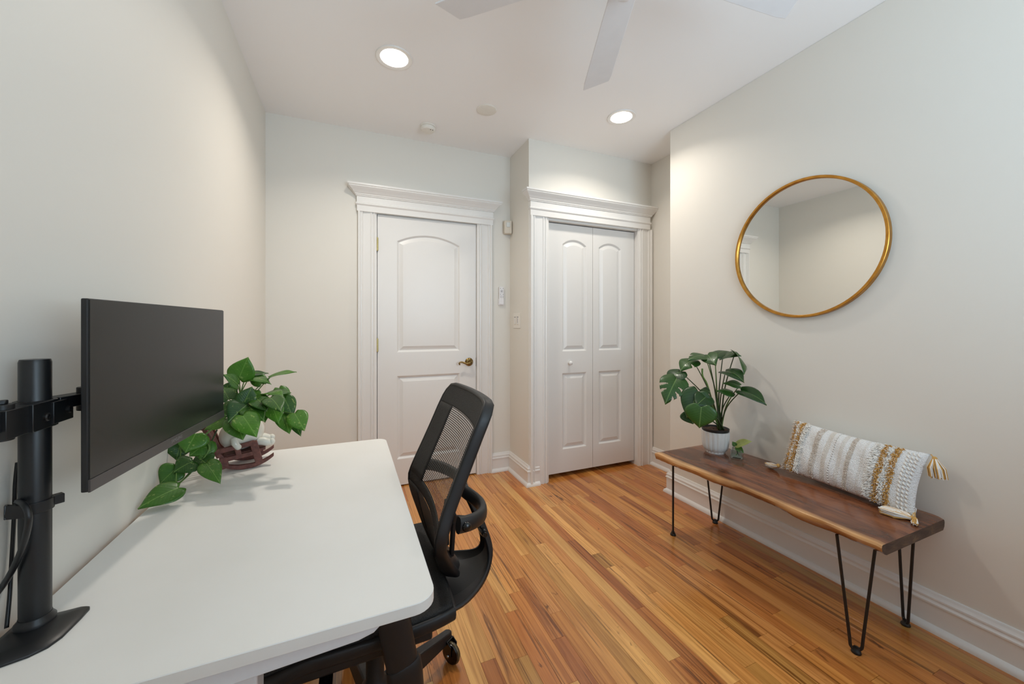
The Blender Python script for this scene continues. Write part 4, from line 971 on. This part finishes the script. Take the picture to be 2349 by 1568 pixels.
PLV = [   # stalk end, tip, width, facing, droop, fold
 ((548, 868, 1.30), (569, 819, 1.30), .082, 'c', .05, .12),
 ((619, 866, 1.34), (680, 852, 1.34), .050, 'up', .10, .25),
 ((564, 862, 1.36), (616, 855, 1.40), .050, 'up', .15, .15),
 ((546, 882, 1.26), (513, 858, 1.22), .058, 'cu', .1, .15),
 ((568, 872, 1.34), (622, 880, 1.30), .055, 'up', .2, .1),
 ((525, 915, 1.26), (508, 885, 1.30), .062, 'c', .1, .1),
 ((560, 925, 1.22), (578, 886, 1.24), .058, 'c', .1, .15),
 ((585, 895, 1.30), (556, 920, 1.24), .052, 'cu', .15, .1),
 ((566, 928, 1.22), (523, 968, 1.16), .088, 'c', .10, .08),
 ((556, 952, 1.18), (588, 1001, 1.13), .076, 'c', .10, .08),
 ((540, 958, 1.21), (557, 1008, 1.18), .076, 'c', .10, .08),
 ((568, 932, 1.22), (606, 965, 1.19), .070, 'cu', .15, .1),
 ((574, 915, 1.26), (618, 912, 1.26), .056, 'up', .15, .15),
 ((612, 902, 1.30), (650, 908, 1.26), .056, 'up', .2, .1),
 ((620, 912, 1.24), (646, 945, 1.18), .064, 'cu', .15, .1),
 ((622, 925, 1.28), (640, 972, 1.24), .062, 'c', .12, .1),
 ((652, 912, 1.30), (672, 956, 1.28), .058, 'c', .12, .1),
 ((650, 948, 1.28), (664, 994, 1.24), .060, 'c', .1, .1),
 ((676, 948, 1.26), (698, 987, 1.22), .066, 'c', .1, .1),
 ((672, 958, 1.30), (690, 1000, 1.27), .040, 'c', .1, .1),
 ((510, 935, 1.30), (504, 960, 1.28), .050, 'c', .1, .1),
 ((640, 890, 1.36), (662, 925, 1.34), .050, 'cu', .1, .1),
 ((600, 935, 1.28), (608, 968, 1.25), .048, 'c', .1, .1),
 # the trailing vine behind the screen and over the desk's back edge
 ((516, 962, 1.24), (468, 985, 1.22), .056, 'cu', .1, .1),
 ((449, 994, 1.17), (425, 1038, 1.14), .084, 'c', .1, .1),
 ((416, 1012, 1.20), (404, 1055, 1.18), .070, 'c', .1, .1),
 ((480, 1010, 1.20), (434, 1046, 1.16), .080, 'c', .1, .1),
 ((472, 1062, 1.16), (448, 1044, 1.18), .064, 'c', .1, .1),
 ((405, 1073, 1.13), (347, 1112, 1.09), .070, 'c', .12, .1),
 ((442, 1058, 1.15), (398, 1083, 1.11), .074, 'cu', .12, .1),
 ((473, 1062, 1.14), (505, 1108, 1.10), .056, 'c', .15, .1),
 ((470, 1060, 1.17), (488, 1044, 1.19), .056, 'c', .1, .1),
 ((410, 1118, 1.06), (306, 1167, 0.98), .074, 'cu', .10, .10),
 # fuller crown
 ((600, 880, 1.36), (576, 850, 1.38), .050, 'c', .1, .1),
 ((632, 900, 1.33), (668, 900, 1.36), .050, 'up', .2, .1),
 ((522, 900, 1.30), (540, 872, 1.32), .048, 'c', .1, .1),
 ((536, 930, 1.22), (508, 945, 1.20), .058, 'cu', .1, .1),
 ((590, 915, 1.24), (612, 942, 1.20), .060, 'cu', .15, .1),
]
for (b_, t_, w_, hint, dr, fo) in PLV:
    B, Tp = at(*b_), at(*t_)
    for q_ in (B, Tp): q_.x = max(q_.x, XL + .012)
    c = TOC(B); nrm = {'c': c + Vector((0, 0, .3)), 'up': Vector((0, 0, 1)) + c*.35, 'cu': c*.8 + Vector((0, 0, .9))}[hint]
    leaf('leaf', 'pothos', B, Tp, w_, nrm, pot, dr, fo, cup=.10, lobe=.17, nt=16, ns=10)
crown = c_ + Vector((0, 0, .004))
for k in list(range(0, 23)) + list(range(33, 38)):
    B = at(*PLV[k][0]); b0 = crown + Vector((rs.uniform(-.02, .02), rs.uniform(-.02, .02), -.012))
    mid = b0.lerp(B, .5) + Vector((0, 0, .022 if B.z > crown.z - .02 else .04))
    stem([b0, mid, B], (.0022, .0015), 'stem_g', pot)
vine = [crown, at(530, 955, 1.26), at(500, 975, 1.23), at(470, 1000, 1.20), at(480, 1030, 1.18), at(448, 1072, 1.16), at(425, 1096, 1.13), at(404, 1112, 1.08)]
stem(vine, (.0028, .0022), 'stem_g', pot, 'vine')
stem([at(498, 985, 1.24), at(470, 1040, 1.22), at(420, 1100, 1.16), at(398, 1114, 1.10)], (.0024, .002), 'stem_d', pot, 'vine')
for k, src in ((24, (440, 1010, 1.19)), (25, (412, 1080, 1.17)), (28, (404, 1110, 1.09)), (29, (446, 1072, 1.16)), (30, (450, 1070, 1.16)), (26, (482, 1028, 1.19))):
    B = at(*PLV[k][0]); A_ = at(*src); stem([A_, A_.lerp(B, .5) + Vector((0, 0, .004)), B], (.0018, .0014), 'stem_g', pot)
# ---------------------------------------------------------------- office chair
CXc, CYc = 0.072, 1.21
ch = thing('office_chair', (CXc, CYc, 0), 'black mesh-back office chair pushed in at the white desk', 'office chair')
M['cplastic'] = plain('chair_black_plastic', rgb(27, 26, 27), 0.48, nscale=400, nstr=.05)
M['cglossy'] = plain('chair_black_gloss', rgb(16, 16, 17), 0.22, nscale=30, vary=.2)
# profile of the back: z, x (front surface), half-width
BK = [(0.470, .268, .060), (0.500, .252, .085), (0.530, .240, .120), (0.560, .229, .150), (0.590, .219, .180), (0.620, .209, .212), (0.645, .203, .232), (0.670, .203, .240), (0.700, .212, .236), (0.740, .228, .228),
      (0.800, .255, .222), (0.860, .282, .218), (0.920, .308, .216), (0.960, .327, .213), (0.985, .341, .205), (1.000, .351, .188), (1.008, .357, .160)]
def bx(z): return lerp_tab([(a, b) for a, b, c in BK], z)
def bh(z): return lerp_tab([(a, c) for a, b, c in BK], z)
def bpt(z, s, off=0.0):
    h = bh(z); return Vector((bx(z) + .022*(1-s*s)*(h/.22)**2 + off, CYc + s*h, z))
def back_patch(name, mat, zs, ss, off, parent, thick=.003):
    vs, uv, fs = [], [], []
    for z in zs:
        for s in ss: vs.append(tuple(bpt(z, s, off))); uv.append((s*bh(z)/.5 + .5, z))
    n = len(ss)
    for i in range(len(zs)-1):
        for j in range(n-1): fs.append((i*n+j, i*n+j+1, (i+1)*n+j+1, (i+1)*n+j))
    me = bpy.data.meshes.new(name); me.from_pydata(vs, [], fs); ul = me.uv_layers.new(name='UVMap')
    for lp in me.loops: ul.data[lp.index].uv = uv[lp.vertex_index]
    o = link(name, me, mat, parent, smooth=180)
    if thick: q = o.modifiers.new('t', 'SOLIDIFY'); q.thickness = thick; q.offset = 0
    return o
def mesh_mat(name, hu, hv, col):
    t = NT(name); tc = t.n('ShaderNodeTexCoord'); sp = t.n('ShaderNodeSeparateXYZ'); t.l(tc.outputs['UV'], sp.inputs[0])
    row = t.math('FLOOR', t.math('MULTIPLY', sp.outputs[1], 170.0)); sh = t.math('MULTIPLY', t.math('MODULO', row, 2.0), 0.5)
    u_ = t.math('ABSOLUTE', t.math('SUBTRACT', t.math('FRACT', t.math('ADD', t.math('MULTIPLY', sp.outputs[0], 60.0), sh)), 0.5))
    v_ = t.math('ABSOLUTE', t.math('SUBTRACT', t.math('FRACT', t.math('MULTIPLY', sp.outputs[1], 170.0)), 0.5))
    hole = t.math('MULTIPLY', t.math('LESS_THAN', u_, hu), t.math('LESS_THAN', v_, hv))
    t.col(col); t.set(Roughness=0.6)
    tr = t.n('ShaderNodeBsdfTransparent'); mx = t.n('ShaderNodeMixShader'); t.l(hole, mx.inputs[0]); t.l(t.b.outputs[0], mx.inputs[1]); t.l(tr.outputs[0], mx.inputs[2]); t.l(mx.outputs[0], t.out.inputs['Surface'])
    return t.m
M['cmesh'] = mesh_mat('chair_mesh', .36, .27, rgb(50, 47, 44)); M['cmesh2'] = mesh_mat('chair_mesh_close', .17, .12, rgb(44, 40, 38))
t = NT('chair_fabric'); tc = t.n('ShaderNodeTexCoord'); ck = t.n('ShaderNodeTexVoronoi', inp={'Scale': 320.0}); t.l(tc.outputs['Object'], ck.inputs['Vector']); t.col(t.ramp(ck.outputs['Distance'], [(0.2, rgb(42, 40, 38)), (0.8, rgb(20, 19, 19))])); t.set(Roughness=0.75); t.bump(ck.outputs['Distance'], .4, .002); M['cfab'] = t.m
def fr_(a, b, n): return [a + (b-a)*i/n for i in range(n+1)]
zA = fr_(0.690, 0.938, 14)
back_patch('back_mesh', 'cmesh', zA, fr_(-.90, .46, 18), .0, ch, 0)
back_patch('back_mesh', 'cmesh2', fr_(0.545, 0.655, 6), fr_(-.86, .56, 14), .0, ch, 0)
back_patch('back_border', 'cfab', zA, fr_(.46, 1, 7), .0, ch); back_patch('back_border', 'cfab', zA, fr_(-1, -.90, 3), .0, ch)
back_patch('back_border', 'cfab', fr_(.938, 1.008, 10), fr_(-1, 1, 24), .0, ch)
back_patch('lumbar_band', 'cfab', fr_(.655, .690, 4), fr_(-1, 1, 20), .002, ch)
back_patch('back_border', 'cfab', fr_(.470, .545, 8), fr_(-1, 1, 16), .0, ch)
back_patch('back_border', 'cfab', fr_(.545, .655, 8), fr_(.56, 1, 5), .0, ch); back_patch('back_border', 'cfab', fr_(.545, .655, 8), fr_(-1, -.86, 3), .0, ch)
# frame all round the mesh: deep moulded rim
path = [bpt(z, -1, .0) for z in fr_(.470, 1.000, 26)] + [bpt(1.006, s, .0) for s in fr_(-.92, .92, 12)] + [bpt(z, 1, .0) for z in reversed(fr_(.470, 1.000, 26))]
rings = []
N_ = len(path)
for i, p in enumerate(path):
    tg = (path[min(i+1, N_-1)] - path[max(i-1, 0)]).normalized(); bk = Vector((1, 0, -.35)).normalized()
    sd = tg.cross(bk).normalized()
    fz_ = max(0.0, min(1.0, (.66 - p.z)/.16)); dep = .034 + .020*fz_; wid = .0075 + .004*fz_
    sq_ = []
    for k in range(14):
        a = 2*math.pi*k/14; ca, sa = math.cos(a), math.sin(a); ca = math.copysign(abs(ca)**.6, ca); sa = math.copysign(abs(sa)**.6, sa)
        sq_.append(p + bk*(dep/2 + ca*dep/2 - .003) + sd*(sa*wid))
    rings.append(sq_)
m = MB(); m.rings(rings); m.build('back_frame', 'cplastic', ch, smooth=60)
# moulded tongue that closes the frame at the bottom
m = MB(); rings = []
for i in range(9):
    t_ = i/8; z = .455 + .085*t_; h = .066 + .075*t_**1.3; x = bx(max(z, .47)) + (0.012 if i == 0 else 0)
    rings.append([Vector((x + .002, CYc - h*.98, z)), Vector((x + .030 + .018*(1-t_), CYc - h*.9, z)), Vector((x + .040 + .02*(1-t_), CYc, z)), Vector((x + .030 + .018*(1-t_), CYc + h*.9, z)), Vector((x + .002, CYc + h*.98, z)), Vector((x+.014, CYc, z))])
m.rings(rings); m.build('back_tongue', 'cplastic', ch, smooth=50, sub=1)
# yoke behind the back: a curved handle from rail to rail
m = MB(); half = [(.262, -.240, .700), (.300, -.226, .694), (.338, -.190, .684), (.362, -.145, .676), (.370, -.100, .674), (.362, -.062, .678), (.346, -.030, .686), (.338, 0, .690)]
P_ = [Vector((x, CYc + y, z)) for x, y, z in half] + [Vector((x, CYc - y, z)) for x, y, z in reversed(half[:-1])]
ypts = []
for i in range(len(P_)-1):
    for k in range(3):
        p0 = P_[max(i-1, 0)]; p1 = P_[i]; p2 = P_[i+1]; p3 = P_[min(i+2, len(P_)-1)]; t_ = k/3
        ypts.append(0.5*((2*p1) + (p2-p0)*t_ + (2*p0-5*p1+4*p2-p3)*t_*t_ + (3*p1-p0-3*p2+p3)*t_**3))
ypts.append(P_[-1])
m.tube(ypts, .017, 14, sx=.75, sy=1.25, up=(0, 0, 1), power=.8); yk = m.build('yoke', 'cplastic', ch, smooth=60)
for s in (-1, 1):
    m = MB(); m.lathe([(.012, -.006), (.012, .004), (.009, .008), (0, .009)], (.282, CYc + s*.248, .697), 18, (0, s, 0), cap=False); m.build('bolt', 'cglossy', yk, smooth=50)
# spine: wide flat foot under the seat, bending up behind the back
SP = [(.10, .392, .13), (.20, .394, .145), (.26, .397, .148), (.305, .402, .145), (.345, .408, .122), (.380, .416, .098), (.408, .430, .072), (.426, .452, .054), (.432, .482, .044), (.424, .520, .038), (.409, .560, .034), (.390, .610, .029), (.370, .652, .025), (.348, .698, .022), (.336, .728, .020)]
m = MB(); rings = []
for i, (x, z, w) in enumerate(SP):
    a = Vector((SP[max(i-1, 0)][0], 0, SP[max(i-1, 0)][1])); b = Vector((SP[min(i+1, len(SP)-1)][0], 0, SP[min(i+1, len(SP)-1)][1])); tg = (b-a).normalized(); nr = Vector((-tg.z, 0, tg.x))
    th = .011; c0 = Vector((x, CYc, z)); iw = max(w-.022, w*.35)
    rings.append([c0 + Vector((0, -w, 0)) - nr*th, c0 + Vector((0, -w, 0)) + nr*th*1.3, c0 + Vector((0, -(w+iw)/2, 0)) + nr*th*1.7, c0 + Vector((0, -iw, 0)) + nr*th*.3, c0 + Vector((0, iw, 0)) + nr*th*.3, c0 + Vector((0, (w+iw)/2, 0)) + nr*th*1.7, c0 + Vector((0, w, 0)) + nr*th*1.3, c0 + Vector((0, w, 0)) - nr*th])
m.rings(rings); m.build('spine', 'cplastic', ch, smooth=45, sub=1)
m = MB(); m.bar((.305, CYc-.03, .610), (.375, CYc-.012, .585), .012, .022); m.tube([(.30, CYc-.045, .628), (.296, CYc-.052, .612), (.306, CYc-.050, .598), (.316, CYc-.044, .604)], .006, 8); m.build('lumbar_lever', 'cplastic', ch, smooth=50)
m = MB(); m.tube([(.398, CYc-.052, .555), (.398, CYc-.020, .555)], .010, 14); m.tube([(.398, CYc-.062, .555), (.398, CYc-.052, .555)], .0075, 14); m.build('tension_knob', 'cglossy', ch, smooth=50)
m = MB(); m.bar((bx(.50)+.045, CYc-.03, .500), (.300, CYc-.05, .640), .022, .012, (1,0,0)); m.bar((bx(.50)+.045, CYc+.03, .500), (.300, CYc+.05, .640), .022, .012, (1,0,0)); m.build('back_strut', 'cplastic', ch, smooth=50, bevel=.003)
# seat: dished mesh on a moulded pan
SX0, SX1, SW, SZ = -.20, .252, .234, .456
def seat_z(fx_, s): return SZ - .012*(1-s*s) + .022*max(0, fx_-.72)/.28*0.6 - .030*max(0, .22-fx_)/.22 + (.010*abs(s)**4)
def seat_xy(fx_, s):
    x = SX0 + (SX1-SX0)*fx_; w = SW*(1 - .03*max(0, fx_-.90)/.10 - .06*max(0, .15-fx_)/.15)
    return x + .012*(1-abs(s)**3)*(1 if fx_ > .9 else 0), CYc + s*w
vs, uv, fs = [], [], []; na, nb = 28, 22
for i in range(na+1):
    for j in range(nb+1):
        f_ = i/na; s = -1 + 2*j/nb; x, y = seat_xy(f_, s); vs.append((x, y, seat_z(f_, s))); uv.append((f_, j/nb))
for i in range(na):
    for j in range(nb): fs.append((i*(nb+1)+j, i*(nb+1)+j+1, (i+1)*(nb+1)+j+1, (i+1)*(nb+1)+j))
me = bpy.data.meshes.new('seat'); me.from_pydata(vs, [], fs); o = link('seat', me, 'cfab', ch, smooth=180); q = o.modifiers.new('t', 'SOLIDIFY'); q.thickness = .012; q.offset = -1
rim = [seat_xy(f, -1) + (seat_z(f, -1),) for f in fr_(0, 1, 16)] + [seat_xy(1, s) + (seat_z(1, s),) for s in fr_(-.9, .9, 12)] + [seat_xy(f, 1) + (seat_z(f, 1),) for f in fr_(1, 0, 16)] + [seat_xy(0, s) + (seat_z(0, s),) for s in fr_(.9, -.9, 12)]
m = MB(); m.tube([Vector(p) - Vector((0, 0, .014)) for p in rim], .016, 12, closed=True, up=(0, 0, 1), sx=.62, sy=1.05, power=.7); m.build('seat_rim', 'cplastic', ch, smooth=60)
m = MB(); m.rings([rrect(SX0+.03, SX1-.03, CYc-.195, CYc+.195, .05, SZ-.022), rrect(SX0+.05, SX1-.05, CYc-.17, CYc+.17, .05, SZ-.045), rrect(-.06, .19, CYc-.09, CYc+.09, .03, SZ-.062)]); m.build('seat_pan', 'cplastic', ch, smooth=40)
for s in (-1, 1):
    m = MB(); m.bar((-.14, CYc+s*.21, SZ-.034), (.20, CYc+s*.205, SZ-.030), .028, .040); m.build('seat_bracket', 'cplastic', ch, bevel=.006)
m = MB(); m.box(-.02, .17, CYc-.075, CYc+.075, .355, .405); mech = m.build('tilt_mechanism', 'cplastic', ch, bevel=.01)
t = NT('barcode_label'); sp2 = t.n('ShaderNodeSeparateXYZ'); tc2 = t.n('ShaderNodeTexCoord'); t.l(tc2.outputs['Object'], sp2.inputs[0]); nb_ = t.n('ShaderNodeTexWhiteNoise', noise_dimensions='1D'); t.l(t.math('FLOOR', t.math('MULTIPLY', sp2.outputs[0], 700.0)), nb_.inputs['W'])
bars = t.math('MULTIPLY', t.math('GREATER_THAN', nb_.outputs['Value'], 0.5), t.math('LESS_THAN', sp2.outputs[2], .3955)); t.col(t.mixc(bars, rgb(214, 206, 196), rgb(40, 36, 34))); t.set(Roughness=.5); M['label'] = t.m
box_obj('label_sticker', M['label'], mech, .015, .105, CYc-.0765, CYc-.0752, .378, .4005)
m = MB(); m.tube([(-.02, CYc-.07, .385), (-.045, CYc-.16, .380), (-.05, CYc-.20, .372)], .006, 8); m.bar((-.05, CYc-.185, .374), (-.052, CYc-.245, .360), .030, .009); m.build('lever', 'cglossy', ch, smooth=50)
# armrests
for s in (-1, 1):
    ay = CYc + s*.285
    m = MB(); m.tube([(.118, ay, .415), (.108, ay, .470), (.092, ay, .560), (.080, ay, .630), (.076, ay, .655)], [.033, .033, .034, .034, .030], 18, sx=.62, sy=1.1, up=(1, 0, 0), power=.8); ar = m.build('armrest', 'cplastic', ch, smooth=60)
    m = MB(); m.tube([(.130, ay, .330), (.126, ay, .365), (.121, ay, .405), (.118, ay, .428), (.117, ay, .432)], [.030, .0355, .0375, .0365, .033], 18, sx=.62, sy=1.1, up=(1, 0, 0), power=.8); m.bar((.126, ay, .368), (.09, CYc + s*.10, .385), .05, .022); m.build('sleeve', 'cplastic', ar, smooth=50)
    m = MB(); m.rings([rrect(-.075, .140, ay-.042, ay+.042, .036, .655), rrect(-.080, .144, ay-.045, ay+.045, .038, .662), rrect(-.080, .144, ay-.045, ay+.045, .038, .676), rrect(-.074, .138, ay-.040, ay+.040, .034, .682)]); m.build('arm_pad', 'cplastic', ar, smooth=40)
    m = MB(); m.ball((.082, ay + s*.019, .590), .015, .006, .014, n=14, m=8); m.build('button', 'cglossy', ar, smooth=60)
# gas lift, star base, casters
m = MB(); m.lathe([(.0, .095), (.040, .095), (.040, .150), (.032, .162), (.026, .170), (.026, .255), (.0, .256)], (CXc, CYc, 0), 28, cap=False); m.build('column_sleeve', 'cplastic', ch, smooth=40)
m = MB(); m.lathe([(.0, .25), (.0165, .25), (.0165, .36), (.0, .36)], (CXc, CYc, 0), 22, cap=False); m.build('gas_lift', 'cglossy', ch, smooth=40)
M['chrome'] = plain('chrome', rgb(190, 190, 192), 0.15, 1.0, nscale=40, vary=.05)
t = NT('clear_tyre'); t.col(rgb(92, 80, 54)); t.set(Roughness=.2); M['tyre'] = t.m
for i in range(5):
    a = math.radians(33.3 + 72*i); d = Vector((math.cos(a), math.sin(a), 0)); s = Vector((-d.y, d.x, 0)); c0 = Vector((CXc, CYc, 0))
    m = MB(); rings = []
    for r, z, w, h in ((.02, .115, .030, .030), (.08, .112, .027, .030), (.18, .100, .022, .026), (.27, .088, .018, .020), (.315, .084, .017, .016), (.328, .083, .010, .012)):
        p = c0 + d*r + Vector((0, 0, z)); rings.append([p - s*w - Vector((0,0,h)), p + s*w - Vector((0,0,h)), p + s*w*.75 + Vector((0,0,h)), p - s*w*.75 + Vector((0,0,h))])
    m.rings(rings); m.build('base_leg', 'cplastic', ch, bevel=.005)
    cc = c0 + d*.305; off = Vector((math.cos(a*3+1.2), math.sin(a*3+1.2), 0))
    if i == 0: off = Vector((.55, -.83, 0)).normalized()
    wx = Vector((-off.y, off.x, 0)); wc = cc + off*.026 + Vector((0, 0, .038))
    m = MB(); m.tube([cc + Vector((0, 0, .070)), cc + Vector((0, 0, .098))], .009, 14)
    for sd_ in (-1, 1):
        fk = [wc + wx*sd_*.0135 + off*x_ + Vector((0, 0, z_)) for x_, z_ in ((-.040, .030), (-.030, .042), (-.008, .046), (.012, .034), (.010, -.006), (-.006, -.010), (-.020, .006))]
        m.prism(fk, wx*sd_*.004)
    m.obox(cc + Vector((0, 0, .076)) + off*.004, off*.016, wx*.0165, Vector((0, 0, .007)))
    cs = m.build('caster', 'cglossy', ch, smooth=40, bevel=.0015)
    m = MB(); m.lathe([(.0, -.011), (.020, -.011), (.026, -.009), (.0345, -.009), (.0355, -.006), (.0355, .006), (.0345, .009), (.026, .009), (.020, .011), (.0, .011)], wc, 36, wx, cap=False); wh = m.build('wheel', 'cglossy', cs, smooth=35)
    m = MB(); m.lathe([(.0345, -.005), (.0372, -.004), (.038, .0), (.0372, .004), (.0345, .005)], wc, 36, wx, cap=False); m.build('tyre', 'tyre', cs, smooth=60)
    m = MB(); m.ball(wc + wx*.0185, .0048, n=10, m=6); m.ball(wc - wx*.0185, .0048, n=10, m=6); m.build('axle_cap', 'chrome', cs, smooth=60)
